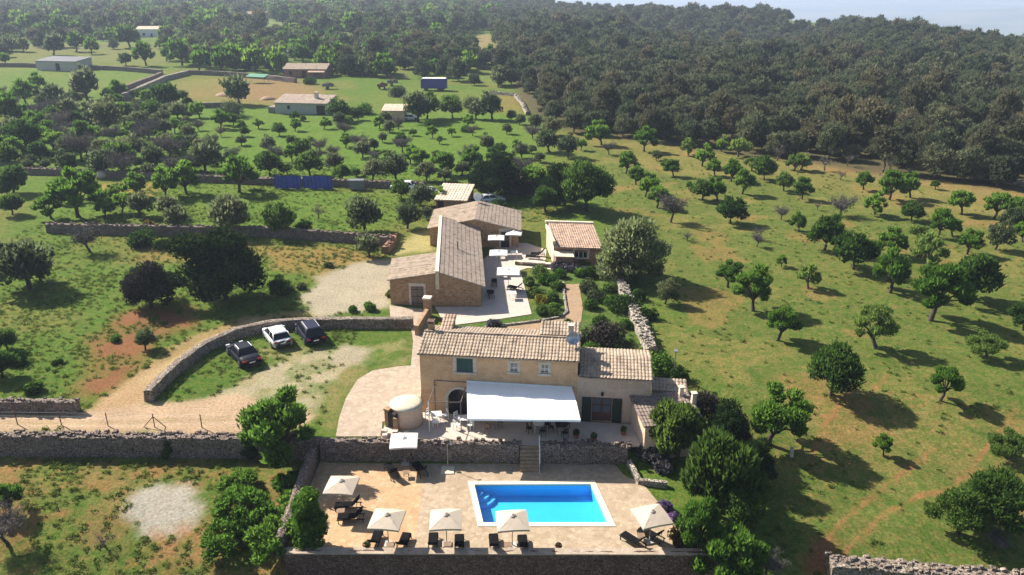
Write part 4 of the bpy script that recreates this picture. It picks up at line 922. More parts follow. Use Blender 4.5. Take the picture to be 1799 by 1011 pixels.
hut('shed', 'small square shed with a pale tiled roof and dark open front beside a white car', 'shed', 692, 213, 5.6, 4.2, 2.6, .9, R(-3), 'render_pale', 'tile_pale', [(-2.6, -.5, 0, 2.2, 'dark')], False)
bn = hut('barn', 'long low stone barn with a pale tiled roof and dark right hand bay', 'barn', 530, 201, 14.5, 7, 2.9, 1.2, R(-8), 'grey_block', 'tile_grey', [(-3.9, -3.1, 1.2, 2.2, 'dark'), (4.2, 6.6, 0, 2.4, 'dark')], False)
lbox('chimney', 'surround', bn, (3.0, 4, 4.3), (.9, .9, 2))
m = MB(); m.prism([(-9.5, .5), (-7.2, .5), (-7.2, 5), (-9.5, 5)], -1, 1.6); m.build('ruined_wall', 'wall_pale', bn)
fh = hut('red_house', 'reddish farmhouse with a pale hipped roof under the far trees', 'house', 537, 137, 15.5, 9, 3.0, 1.5, R(-4), 'red_render', 'tile', [(-6.0, -4.8, .9, 2.2, 'dark'), (-1.2, .2, 0, 2.3, 'dark'), (3.2, 4.4, .9, 2.2, 'dark')])
m = MB(); m.prism([(1.5,-2.5),(7.6,-2.5),(7.6,-.05),(1.5,-.05)], [2.1,2.1,2.5,2.5], [2.25,2.25,2.65,2.65]); m.build('porch_roof', 'tile_red', fh); m = MB(); [m.box((x, -2.3, .5), (.3, .3, 3.2)) for x in (1.8, 4.6, 7.3)]; m.build('porch_post', 'red_render', fh)
gb = hut('block_shed', 'windowless grey block shed with a single dark doorway in the far pasture', 'shed', 100, 125, 17.5, 9, 3.6, .8, R(-12), 'grey_block', 'grey_metal', [(-.2, 1.6, 0, 2.8, 'dark')], False, 1.2)
hut('white_house', 'small bright white house among the trees at upper left of the photo', 'house', 262, 66, 13, 10, 4.6, 1.4, R(8), 'white', 'tile_pale', [(-3.5, -2, 1, 2.5, 'dark'), (1, 2.2, 0, 2.3, 'dark')], True, 1.2)
hut('villa', 'far cream villa with an orange roof in the upper middle woods', 'house', 772, 24, 26, 14, 4.0, 2, R(3), 'render_cream', 'tile_pale', [(-8, -6, 1, 2.6, 'dark'), (-2, 0, 0, 2.6, 'dark'), (5, 7, 1, 2.6, 'dark')], True, 2)
hut('villa', 'small far white villa near the top edge above the truck', 'house', 855, 6, 22, 12, 4.0, 2, R(3), 'white', 'tile_pale', [(-6, -4, 1, 2.6, 'dark'), (4, 6, 1, 2.6, 'dark')], True, 2)
hut('villa', 'far low villa with a long ochre roof among trees left of the cream villa', 'house', 440, 33, 34, 14, 3.6, 2, R(-3), 'render_warm', 'tile', [(-10, -8, 1, 2.6, 'dark'), (4, 7, 0, 2.6, 'dark')], True, 2)
hut('villa', 'tiny white house on the distant wooded ridge, nearer the middle', 'house', 1500, 39, 15, 9, 4, 1.6, R(0), 'white', 'tile_pale', [(-3, -1.5, 1, 2.6, 'dark')], True, 2)
hut('villa', 'tiny white house on the distant wooded ridge, nearer the slope end', 'house', 1524, 43, 14, 9, 4, 1.6, R(5), 'white', 'tile_pale', [(1, 2.5, 1, 2.6, 'dark')], True, 2)
hut('far_hut', 'pale hut at the far edge of the woods above the white house', 'hut', 235, 18, 26, 12, 4, 1.6, R(5), 'white', 'tile_pale', [(-6, -4, 1, 2.6, 'dark')], True, 2)
hut('outbuilding', 'barn with a bright salmon tiled roof half hidden behind the long stone house', 'outbuilding', 793, 372, 4.8, 6.0, 1.9, .9, R(-8), 'red_render', 'tile_pale', [(-2.2, -1.2, 0, 1.6, 'dark')], False, .45)
hut('carport', 'dark lean to with a red roof edge under the big dark tree', 'outbuilding', 918, 343, 6.6, 4.5, 2.5, .5, R(-5), 'red_render', 'tile_red', [(-3.0, 3.0, 0, 2.1, 'dark')], False, .5)
# ---- far vehicles and farm clutter
def wheel(parent, x, y, r, w_=.2):
    m = MB(); s = 1 if y > 0 else -1
    m.lathe([(r*.6, -w_/2), (r*.93, -w_/2), (r, -w_*.3), (r, w_*.3), (r*.93, w_/2), (r*.6, w_/2)], n=18); m.v = [(p[0], p[2], p[1]) for p in m.v]
    m.v = [(a+x, b+y, c+r) for a, b, c in m.v]; o = m.build('wheel', 'tyre', parent, True)
    m = MB(); m.lathe([(r*.62, -.01), (r*.5, w_*.52), (r*.16, w_*.4), (.02, w_*.45)], n=14); m.v = [(p[0]+x, s*p[2]+y, p[1]+r) for p in m.v]; m.build('rim', 'rim', o)
tb = thing('covered_trailer', 'big dark blue trailer with a white roof in the far paddock', 'trailer', at(763, 159), R(-4))
m = MB(); prof = [(-4.1, .7), (-4.1, 3.1), (-3.6, 3.75), (3.9, 3.75), (4.1, 3.5), (4.1, .7)]
vs = [(x, y, z) for y in (-1.3, 1.3) for x, z in prof]; m.add(vs, [tuple(range(6)), tuple(range(11, 5, -1))]+[(i, 6+i, 6+(i+1) % 6, (i+1) % 6) for i in range(6)]); [m.box((x, -1.32, 2.1), (.08, .05, 2.6)) for x in (-3, -1.5, 0, 1.5, 3)]; m.build('body', 'blue_body', tb)
m = MB(); m.box((.1, 0, 3.8), (7.6, 2.7, .12)); m.box((-3.9, 0, 3.45), (.12, 2.4, .5)); m.build('roof', 'white', tb)
for x in (-2.6, 1.6, 2.7):
    for y in (-1.1, 1.1): wheel(tb, x, y, .5, .3)
def simple_car(px, py, rz, mat, label, group=None):
    t = thing('parked_car', label, 'car', at(px, py), rz, group); car_parts(t, mat, 'hatch'); return t
def car_parts(t, mat, style):
    """x forward; body loft, glasshouse, roof, wheels, lamps"""
    Lc, Wc, Hc, hb = {'sedan': (4.75, 1.82, 1.44, .93), 'hatch': (4.2, 1.78, 1.47, .95), 'mpv': (4.5, 1.84, 1.62, 1.02)}[style]
    a = Lc/2
    if style == 'sedan': low = [(-a, .40, .80, .80), (-a+.08, .30, .93, .92), (-a+.75, .2, .99, .97), (-.9, .2, .97, 1), (.55, .2, .95, 1), (1.0, .2, .93, 1), (a-.7, .2, .83, .98), (a-.15, .25, .68, .88), (a, .35, .58, .74)]; gh = (-1.55, -1.0, .25, 1.05)
    elif style == 'hatch': low = [(-a, .40, .85, .82), (-a+.06, .28, .98, .93), (-a+.6, .2, 1.0, .98), (-.7, .2, .97, 1), (.6, .2, .95, 1), (1.0, .2, .94, 1), (a-.6, .2, .84, .97), (a-.13, .25, .70, .87), (a, .35, .60, .74)]; gh = (-a+.12, -a+.62, .2, 1.05)
    else: low = [(-a, .42, .95, .84), (-a+.06, .28, 1.03, .94), (-a+.6, .2, 1.06, .98), (-.7, .2, 1.04, 1), (.6, .2, 1.02, 1), (1.1, .2, 1.0, 1), (a-.6, .2, .92, .97), (a-.13, .25, .76, .87), (a, .38, .64, .76)]; gh = (-a+.12, -a+.55, .45, 1.3)
    m = MB(); n = 10
    for x, zb, zt, k in low:
        hw = Wc/2*k; pr = [(-hw*.9, zb), (-hw, zb+.12), (-hw*1.0, zb+(zt-zb)*.6), (-hw*.94, zt-.05), (-hw*.72, zt), (hw*.72, zt), (hw*.94, zt-.05), (hw, zb+(zt-zb)*.6), (hw, zb+.12), (hw*.9, zb)]
        m.v += [(x, y, z) for y, z in pr]
    for i in range(len(low)-1): m.f += [(i*n+k, (i+1)*n+k, (i+1)*n+(k+1) % n, i*n+(k+1) % n)[::-1] for k in range(n)]
    m.f += [tuple(range(n)), tuple(range((len(low)-1)*n, len(low)*n))[::-1]]; m.mi = [0]*len(m.f)
    x0, x1, x2, x3 = gh; zr = Hc-.03; hw0 = Wc/2*.92; hw1 = Wc/2*.72; zb = .93 if style != 'mpv' else 1.0
    for s in (-1, 1):   # painted pillars
        for xa, xb in ((x0+.03, x1+.04), (x3-.03, x2-.02), ((x0+x3)/2-.05, (x1+x2)/2-.05)): m.tube([(xa, s*hw0*.99, zb), (xb, s*hw1*1.01, zr)], .045, 5)
    body = m.build('body', mat, t, True)
    m = MB(); m.add([(x0,-hw0,zb),(x3,-hw0,zb),(x3,hw0,zb),(x0,hw0,zb),(x1,-hw1,zr),(x2,-hw1,zr),(x2,hw1,zr),(x1,hw1,zr)], [(0,1,5,4),(1,2,6,5),(2,3,7,6),(3,0,4,7)]); m.build('windows', 'dark_glass', t)
    m = MB(); e = .05; z0 = zr
    m.add([(x1-.04,-hw1-.02,z0-.03),(x2+.04,-hw1-.02,z0-.03),(x2+.04,hw1+.02,z0-.03),(x1-.04,hw1+.02,z0-.03),(x1+.08,-hw1*.8,z0+.05),(x2-.12,-hw1*.8,z0+.05),(x2-.12,hw1*.8,z0+.05),(x1+.08,hw1*.8,z0+.05)], [(4,5,6,7),(0,1,5,4),(1,2,6,5),(2,3,7,6),(3,0,4,7)]); m.build('roof', mat, t)
    if style != 'hatch':
        for s in (-1, 1): m = MB(); m.tube([(x1+.1, s*hw1*.86, zr+.07), (x2-.15, s*hw1*.86, zr+.07)], .022, 5); m.build('roof_rail', 'rim', t)
    for x in (-a+.85, a-.85):
        for y in (-Wc/2+.08, Wc/2-.08): wheel(t, x, y, .32, .21)
    for s in (-1, 1):
        lbox('tail_light', 'lamp_red', t, (-a+.03, s*Wc*.36, .80), (.1, .32, .17)); lbox('headlight', 'lamp_clear', t, (a-.12, s*Wc*.33, .63), (.14, .34, .13)); lbox('mirror', mat, t, (gh[3]-.25, s*(Wc/2+.06), .98), (.14, .2, .13), bevel=.02)
    lbox('number_plate', 'plate', t, (-a+.0, 0, .62), (.03, .5, .12)); lbox('rear_bumper', 'tyre', t, (-a+.02, 0, .36), (.1, Wc*.78, .14), bevel=.02)
def car(px0, py0, px1, py1, mat, style, label):
    a, b = at(px0, py0), at(px1, py1); d = (b-a); t = thing('parked_car', label, 'car', (a+b)/2, math.atan2(d.y, d.x), 'cars parked inside the curved wall'); car_parts(t, mat, style); t.scale = (1.08,)*3; return t
car(447, 650, 411, 612, 'car_blue', 'sedan', 'dark blue grey saloon car, nearest the lane of the three parked cars')
car(502, 618, 473, 582, 'car_white', 'hatch', 'white hatchback parked between the two dark cars')
car(559, 612, 532, 575, 'car_navy', 'mpv', 'dark navy tall estate car with roof rails, closest to the houses')
simple_car(745, 344, R(170), 'car_white', 'white car parked in grass left of the salmon tiled barn')
simple_car(864, 356, R(20), 'car_white', 'pale car parked in shade under the trees behind the back wing')
simple_car(722, 211, R(5), 'car_white', 'white car parked beside the small square shed')
simple_car(708, 333, R(175), 'car_white', 'small pale car by the field wall, partly hidden by grass and bushes')
def farm_trailer(px, py, rz, mat, label):
    t = thing('farm_trailer', label, 'trailer', at(px, py), rz); m = MB(); m.box((0,0,.95), (3.6,1.8,.14)); [m.box((x, y, 1.35), (3.6 if y else .08, .08 if y else 1.8, .7)) for x, y in ((0,-.86),(0,.86),(-1.76,0),(1.76,0))]; m.tube([(1.8,0,.9),(3.1,0,.6)], .08, 6); m.build('bed', mat, t)
    for y in (-.95, .95): wheel(t, -.3, y, .45, .25)
    m = MB(); m.tube([(-1,0,1.0),(-.6,.2,2.0),(.4,-.2,2.3)], .12, 6); m.box((.6,.1,1.5), (1.0,.9,1.0), R(20)); m.build('load', 'rust', t)
farm_trailer(672, 157, R(70), 'rust', 'rusty red farm trailer with loaded scrap at the edge of the trees'); farm_trailer(690, 151, R(10), 'grey_metal', 'dark grey farm trailer beside the rusty one')
farm_trailer(577, 157, R(5), 'grey_metal', 'grey farm trailer parked below the reddish farmhouse')
t = thing('shelter', 'green tarp shelter on thin posts in the far brown field', 'shelter', at(453, 146), R(-10)); m = MB(); m.prism([(-3.4,-1.8),(3.4,-1.8),(3.4,1.8),(-3.4,1.8)], [2.2,2.0,2.7,2.8], [2.3,2.1,2.8,2.9]); m.build('tarp', 'green_tarp', t)
for x in (-3.2, 3.2):
    for y in (-1.6, 1.6): m = MB(); m.tube([(x,y,-.3),(x,y,2.2)], .06, 5); m.build('post', 'grey_metal', t)
for px0, px1, lb in ((483, 530, 'bright blue tarp screen beside the field wall, the left one of the pair'), (533, 584, 'bright blue tarp screen beside the field wall, the right hand one with a pale hem')):
    a, b = at(px0, 332), at(px1, 333); d = b-a; Lt = d.length; t = thing('tarp_screen', lb, 'tarp', a, math.atan2(d.y, d.x), 'blue tarps by the field wall'); m = MB(); N = 24
    for dd in (0, .06):
        for i in range(N+1):
            for z in (.05, .8, 1.5, 2.25): m.v.append((Lt*i/N, .09*math.sin(i*1.9+z)+.05*math.sin(i*.7)+dd, z+.06*math.sin(i*.52)))
    for i in range(N):
        for k in range(3): m.f.append((i*4+k, (i+1)*4+k, (i+1)*4+k+1, i*4+k+1)); o2 = (N+1)*4; m.f.append((o2+i*4+k, o2+i*4+k+1, o2+(i+1)*4+k+1, o2+(i+1)*4+k))
    m.mi = [0]*len(m.f); m.build('tarp', 'blue_tarp', t)
    for i in range(4): m = MB(); m.tube([(Lt*i/3, .2, -.3), (Lt*i/3, .2, 2.4)], .05, 5); m.build('post', 'grey_metal', t)
m = MB(); m.lathe([(.3,-.3),(1.15,.1),(1.3,.5),(1.0,1.0),(.5,1.25),(.02,1.3)], n=9); m.v = [(x*random.uniform(.85,1.15), y*random.uniform(.8,1.1), z) for x, y, z in m.v]; o = m.build('boulder', 'boulder', None, True); o.location = at(180, 312); tag(o, 'big rounded pale boulder in front of the upper field wall', 'boulder')
m = MB(); m.box((0,0,1), (2.6,1.4,1.6)); o = m.build('crate', 'grey_metal', None, bevel=.05); o.location = at(628, 334); tag(o, 'grey box trough by the field wall right of the blue tarps', 'trough')
for px, py, s, lb in ((395, 168, 3.2, 'heap of sandy soil in the ochre field'), (470, 175, 2.6, 'small sandy heap in front of the stone barn roof')):
    m = MB(); m.lathe([(s,-.3),(s*.75,.35),(s*.4,.8),(.02,1.0)], n=14); m.v = [(x*random.uniform(.85,1.15), y*random.uniform(.8,1.1), z) for x, y, z in m.v]; o = m.build('soil_heap', 'path', None, True); o.location = at(px, py); tag(o, lb, 'heap')
# ---- poolside
def parasol(p, W, mat, rz, label, group, drop=.45, pole=2.1, name='parasol'):
    t = thing(name, label, 'parasol', p, rz, group); h = W/2; m = MB(); n = 8; vs = []
    rim = []; 
    for k in range(4):
        a, b = [(-h,-h),(h,-h),(h,h),(-h,h)][k], [(h,-h),(h,h),(-h,h),(-h,-h)][k]
        for i in range(4): s = i/4; rim.append((a[0]+(b[0]-a[0])*s, a[1]+(b[1]-a[1])*s, pole+.05*math.sin(math.pi*s)))
    N = len(rim); mid_ = [(x*.5, y*.5, pole+drop*.56) for x, y, z in rim]; top = (0, 0, pole+drop)
    for dz_ in (0, -.03): vs += [(x, y, z+dz_) for x, y, z in rim]+[(x, y, z+dz_) for x, y, z in mid_]+[(0, 0, top[2]+dz_)]
    K = 2*N+1; fs = []
    for i in range(N):
        j = (i+1) % N; fs += [(i, j, N+j, N+i), (N+i, N+j, 2*N), (K+i, K+N+i, K+N+j, K+j), (K+N+i, K+2*N, K+N+j), (i, K+i, K+j, j)]
    m.add(vs, fs); v0 = len(m.v); m.add(list(rim)+[(x, y, z-.13) for x, y, z in rim], [(i, v0*0+N+i, N+(i+1) % N, (i+1) % N) for i in range(N)]); cn = m.build('canopy', mat, t)
    m = MB(); m.lathe([(.19, pole+drop-.04), (.21, pole+drop-.02), (.1, pole+drop+.05), (.02, pole+drop+.1)], n=10); m.build('vent_cap', mat, cn)
    m = MB(); m.tube([(0,0,0),(0,0,pole+drop-.05)], .028, 8); m.build('pole', 'wood', t)
    for k in range(8):
        a = k*math.pi/4; rr_ = h*(1.38 if k % 2 else .98); m = MB(); m.tube([(0,0,pole+drop-.09),(rr_*math.cos(a),rr_*math.sin(a),pole-.03)], .014, 4); m.build('rib', 'wood', t)
    m = MB(); m.box((0,0,.06), (.6,.6,.1)); m.tube([(0,0,.1),(0,0,.4)], .045, 8); m.build('base', 'grey_block', t); return t
dzp = dz
def W3(px, py, z=dzp): return at(px, py, z)
G1 = 'square parasols round the pool'
parasol(W3(712, 815), 2.1, 'white_can', R(4), 'white square parasol standing by the terrace wall at the back of the pool deck', G1, .3)
parasol(W3(604, 896), 2.1, 'beige', R(-4), 'beige square parasol closest to the left side wall and the tall hedge', G1)
parasol(W3(683, 958), 2.1, 'beige', R(-6), 'beige square parasol second from the left wall, over a loungers pair on warm paving', G1)
parasol(W3(785, 958), 2.1, 'beige', R(3), 'beige square parasol near the low wall, just left of the pool', G1)
parasol(W3(900, 960), 2.1, 'beige', R(5), 'beige square parasol overlapping the near left corner of the pool', G1)
parasol(W3(1141, 952), 2.15, 'beige', R(16), 'beige square parasol right of the pool by the purple flowers', G1)
proto_l = None
def lounger(p, rz, label):
    global proto_l
    if proto_l is None:
        t = thing('sun_lounger', label, 'sun lounger', p, rz, 'sun loungers on the pool deck'); m = MB()
        for s in (-.3, .3): m.box((s, 0, .3), (.05, 1.9, .07))
        for i in range(9): m.box((0, -.1+.12*i-.0, .325), (.6, .08, .02))
        m.build('frame', 'dark_wood', t)
        for x in (-.3, .3):
            for y in (-.85, .85): m = MB(); m.box((x, y, .13), (.055, .055, .28)); m.build('leg', 'dark_wood', t)
        m = MB(); m.box((0, .3, .39), (.6, 1.25, .08)); m.build('mattress', 'black_fab', t, bevel=.025)
        m = MB(); m.box((0, 0, 0), (.6, .8, .08)); m.v = [tuple(Matrix.Rotation(R(-48), 3, 'X') @ Vector(v)+Vector((0, -.58, .70))) for v in m.v]; m.build('backrest', 'black_fab', t, bevel=.025)
        m = MB(); m.tube([(-.25,-.62,.33),(-.25,-.72,.8)], .02, 5); m.tube([(.25,-.62,.33),(.25,-.72,.8)], .02, 5); m.build('strut', 'dark_wood', t); proto_l = t; return t
    c = copy_tree(proto_l); c.location = p; c.rotation_euler = (0, 0, rz); c['label'] = label; return c
for px, py, rz, lb in ((688, 833, 25, 'black lounger left of the white parasol by the terrace wall'), (738, 830, 28, 'black lounger right of the white parasol by the terrace wall'),
        (612, 894, 93, 'black lounger lying crosswise right under the leftmost beige parasol'), (617, 915, 95, 'black lounger lying crosswise in front of the leftmost beige parasol'),
        (660, 956, -5, 'black lounger left of the pole of the second beige parasol'), (709, 960, -8, 'black lounger right of the pole of the second beige parasol'),
        (761, 960, 3, 'black lounger left of the parasol that stands just left of the pool'), (807, 963, 3, 'black lounger right of the parasol that stands just left of the pool'),
        (868, 962, 4, 'black lounger left of the parasol overlapping the near pool corner'), (919, 964, 4, 'black lounger right of the parasol overlapping the near pool corner'),
        (1112, 956, 42, 'black lounger nearer the pool under the parasol by the purple flowers'), (1143, 946, 48, 'black lounger nearer the bushes under the parasol by the purple flowers')):
    lounger(W3(px, py), R(rz), lb)
def low_table(p, label, mat='wood', top=.5, h=.42, rnd=False, cat='side table', group='small tables between the loungers'):
    t = thing('side_table', label, cat, p, .1, group); m = MB()
    if rnd: m.lathe([(top/2-.02, h-.035), (top/2, h-.02), (top/2, h), (.02, h)], n=20)
    else: m.box((0,0,h), (top, top, .035))
    m.build('table_top', mat, t)
    for x in (-1, 1):
        for y in (-1, 1): m = MB(); k = top*.32; m.tube([(x*k*1.15,y*k*1.15,0),(x*k,y*k,h-.03)], .022, 5); m.build('leg', mat, t)
    return t
for px, py, lb in ((714, 838, 'low table between the loungers by the white parasol'), (600, 906, 'low table between the crosswise loungers'), (686, 966, 'low table under the second beige parasol'), (786, 965, 'low table under the parasol just left of the pool'), (893, 966, 'low table under the parasol at the near pool corner'), (1126, 950, 'low table under the parasol by the purple flowers')):
    low_table(W3(px, py), lb)
def chair(p, rz, mat, label, group):
    t = thing('dining_chair', label, 'chair', p, rz, group); m = MB(); m.box((0,0,.45), (.44,.44,.04)); m.build('seat', mat, t)
    m = MB(); m.box((0,-.2,.85), (.42,.035,.12)); m.box((0,-.2,.66), (.42,.03,.1)); [m.box((x,-.2,.68), (.04,.035,.46)) for x in (-.2,.2)]; m.build('backrest', mat, t)
    for x in (-.19, .19):
        for y in (-.19, .19): m = MB(); m.box((x,y,.215), (.035,.035,.43)); m.build('leg', mat, t)
    return t
G2 = 'chairs on the dining terrace'
tz = .046
def dining(px, py, mat, cm, rnd, lb, clb, n=3, a0=.3):
    p = at(px, py, tz); t = low_table(p, lb, mat, .95 if rnd else .85, .73, rnd, 'table', 'tables on the dining terrace')
    for k in range(n):
        a = a0+k*2*math.pi/n; r_ = .78; chair(p+Vector((math.cos(a)*r_, math.sin(a)*r_, 0)), a+math.pi/2, cm, clb % ('nearest the steps', 'against the house', 'toward the terrace wall', 'on the far side')[k], G2)
dining(767, 741, 'white', 'white', False, 'square white table left of the awning', 'white chair at the square white table, %s', 3, .5)
dining(815, 748, 'white', 'white', False, 'white table in dappled light under the left end of the awning', 'white chair under the left end of the awning, %s', 4, .8)
dining(862, 752, 'wood', 'wood', False, 'brown table under the middle of the awning', 'brown chair under the middle of the awning, %s', 3, .2)
dining(946, 757, 'white', 'dark_wood', True, 'round white table beside the steps under the awning edge', 'dark chair at the round white table, %s', 4, .4)
dining(985, 760, 'dark_wood', 'dark_wood', False, 'dark table under the right end of the awning', 'dark chair under the right end of the awning, %s', 3, .9)
def pot(px, py, z, plantm, label, s=1., cat='plant pot'):
    t = thing('plant_pot', label, cat, at(px, py, z), 0); m = MB(); m.lathe([(.14*s,0),(.2*s,.1*s),(.24*s,.36*s),(.26*s,.38*s),(.22*s,.37*s),(.02,.34*s)], n=16); m.build('pot', 'terracotta', t, True)
    cm = crown_mesh('foliage', [cloud([(0,0,.55*s,.28*s,.28*s,.26*s)], 260, .06*s)], plantm); link_mesh('foliage', cm, t)
pot(1043, 776, tz, 'l_A', 'terracotta pot on the terrace edge below the french door'); pot(1012, 770, tz, 'l_D', 'terracotta pot with a dark plant at the terrace edge, near the awning corner'); pot(1095, 764, tz, 'l_A', 'terracotta pot with a green plant near the shed corner'); pot(981, 968, dzp, 'l_R', 'small pot with a bronze plant on the pool deck near the front wall', .8); pot(645, 967, dzp, 'l_D', 'small dark potted plant on the pool deck by the near left wall', .9)
# steps and handrail
st = thing('stone_steps', 'stone steps between the terrace and the pool deck', 'steps', (1.35, 52.3, POOL_Z+.03)); m = MB()
for k in range(7): m.box((0, .42-.22*k, (1.45-.2*k)/2), (1.45, .22, 1.45-.2*k))
m.build('treads', 'path', st)
hr = thing('handrail', 'white metal handrail beside the stone steps by the pool', 'handrail', (2.12, 52.3, POOL_Z+.03)); m = MB(); m.tube([(0,.6,2.2),(0,-.2,2.0),(0,-1.15,1.0),(0,-1.15,0)], .04, 6); m.build('rail', 'white', hr)
for y, z in ((.45, 1.5), (-.35, .85)): m = MB(); m.tube([(0,y,z-.2),(0,y,z+.85)], .025, 6); m.build('post', 'white', hr)
# shower pole by the terrace wall
t = thing('pool_shower', 'thin curved shower pole by the terrace wall left of the pool', 'shower', W3(787, 823), 0); m = MB(); m.tube([(0,0,0),(0,0,2.1),(.1,0,2.25),(.3,0,2.2)], .03, 6); m.lathe([(.09,-.03),(.09,0),(.02,.03)], (.3,0,2.17), 10); m.build('pipe', 'steel', t); m = MB(); m.box((0,-.3,.04), (1.0,1.0,.06)); m.build('tray', 'concrete', t)
# parasols by the long house
G3 = 'pale parasols on the long house terrace'
for px, py, W, lb, rz in ((872, 446, 2.1, 'small pale parasol second farthest on the long house terrace', 0), (903, 437, 2.1, 'pale parasol farthest back, in front of the back wing doorway', -6), (876, 474, 2.2, 'pale parasol in the middle of the row along the long house', 0), (893, 508, 2.6, 'largest pale parasol, nearest the farmhouse on the long house terrace', 0)):
    parasol(at(px, py, .08), W, 'white_can', R(rz), lb, G3, .3, 2.2)
for px, py, lb in ((903, 452, 'table under the farthest parasol by the back wing'), (880, 487, 'table under the middle parasol by the long house'), (900, 525, 'table under the largest parasol by the long house'), (876, 455, 'table under the small parasol by the long house')):
    low_table(at(px, py, .08), lb, 'white', .9, .73, False, 'table', 'tables on the long house terrace')
for px, py, rz in ((936, 455, 80), (945, 450, 85), (868, 500, 0), (862, 520, 10), (905, 510, 60)):
    c = copy_tree(proto_l); c.location = at(px, py, .08); c.rotation_euler = (0, 0, R(rz)); c['label'] = 'dark lounger on the pale terrace of the long stone house'; c['group'] = 'loungers on the long house terrace'
# fence along the lane
fn = thing('wire_fence', 'thin post and wire fence along the dirt lane above the stone wall', 'fence', (-17, 54.6, 0)); px_ = [(-45, 752), (31, 752), (108, 753), (190, 755), (272, 757), (355, 758), (437, 762)]
pts = [at(a, b-6)-Vector((-17, 54.6, 0)) for a, b in px_]
for i, p in enumerate(pts): m = MB(); m.tube([p-Z*.3, p+Z*1.25], .045, 6); [m.tube([p+Z*1.0, p+Vector((s*.9, 0, 0))], .035, 5) for s in ((-1, 1) if i == 4 else ())]; m.build('post', 'rust', fn)
for h in (.45, .8, 1.15): m = MB(); [m.tube([a+Z*h, b+Z*h], .008, 3) for a, b in zip(pts[:-1], pts[1:])]; m.build('wire', 'grey_metal', fn)
lp = thing('pole_lamp', 'thin metal pole with a small lamp behind the outhouse bush', 'lamp post', at(1183, 668), 0); m = MB(); m.tube([(0,0,-.2),(0,0,3.0)], .045, 6); m.build('pole', 'grey_metal', lp); m = MB(); m.box((.0,-.15,3.0), (.3,.45,.1)); m.build('lamp_head', 'steel', lp)
o = MB().stone((0,0,.35), (.16,.16,.5)).build('stump', 'surround'); o.location = at(1390, 802); tag(o, 'short pale stump in the grass in front of the big upright almond', 'stump')
# ------------------------------------------------------------------ trees one can tell apart
Z1 = lambda x, y, k: (1000+.2226*x, 200+.2226*y, k*.2226); Z2 = lambda x, y, k: (1399+.2226*x, 250+.2226*y, k*.2226)
R6 = lambda x, y, k: (1200+.3363*x, 340+.3363*y, k*.3363); R8 = lambda x, y, k: (1200+.3373*x, 670+.3373*y, k*.3373)
Z3 = lambda x, y, k: (.2226*x, 120+.2226*y, k*.2226); Z4 = lambda x, y, k: (380+.2226*x, 120+.2226*y, k*.2226); Z5 = lambda x, y, k: (680+.2226*x, 120+.2226*y, k*.2226)
Z8 = lambda x, y, k: (.2226*x, 300+.2226*y, k*.2226); R4 = lambda x, y, k: (.3363*x, 340+.3363*y, k*.3363); R5 = lambda x, y, k: (600+.3363*x, 340+.3363*y, k*.3363); R7 = lambda x, y, k: (.3373*x, 670+.3373*y, k*.3373)
R1 = lambda x, y, k: (.3363*x, .3363*y, k*.3363)
ID = lambda x, y, k: (x, y, k)
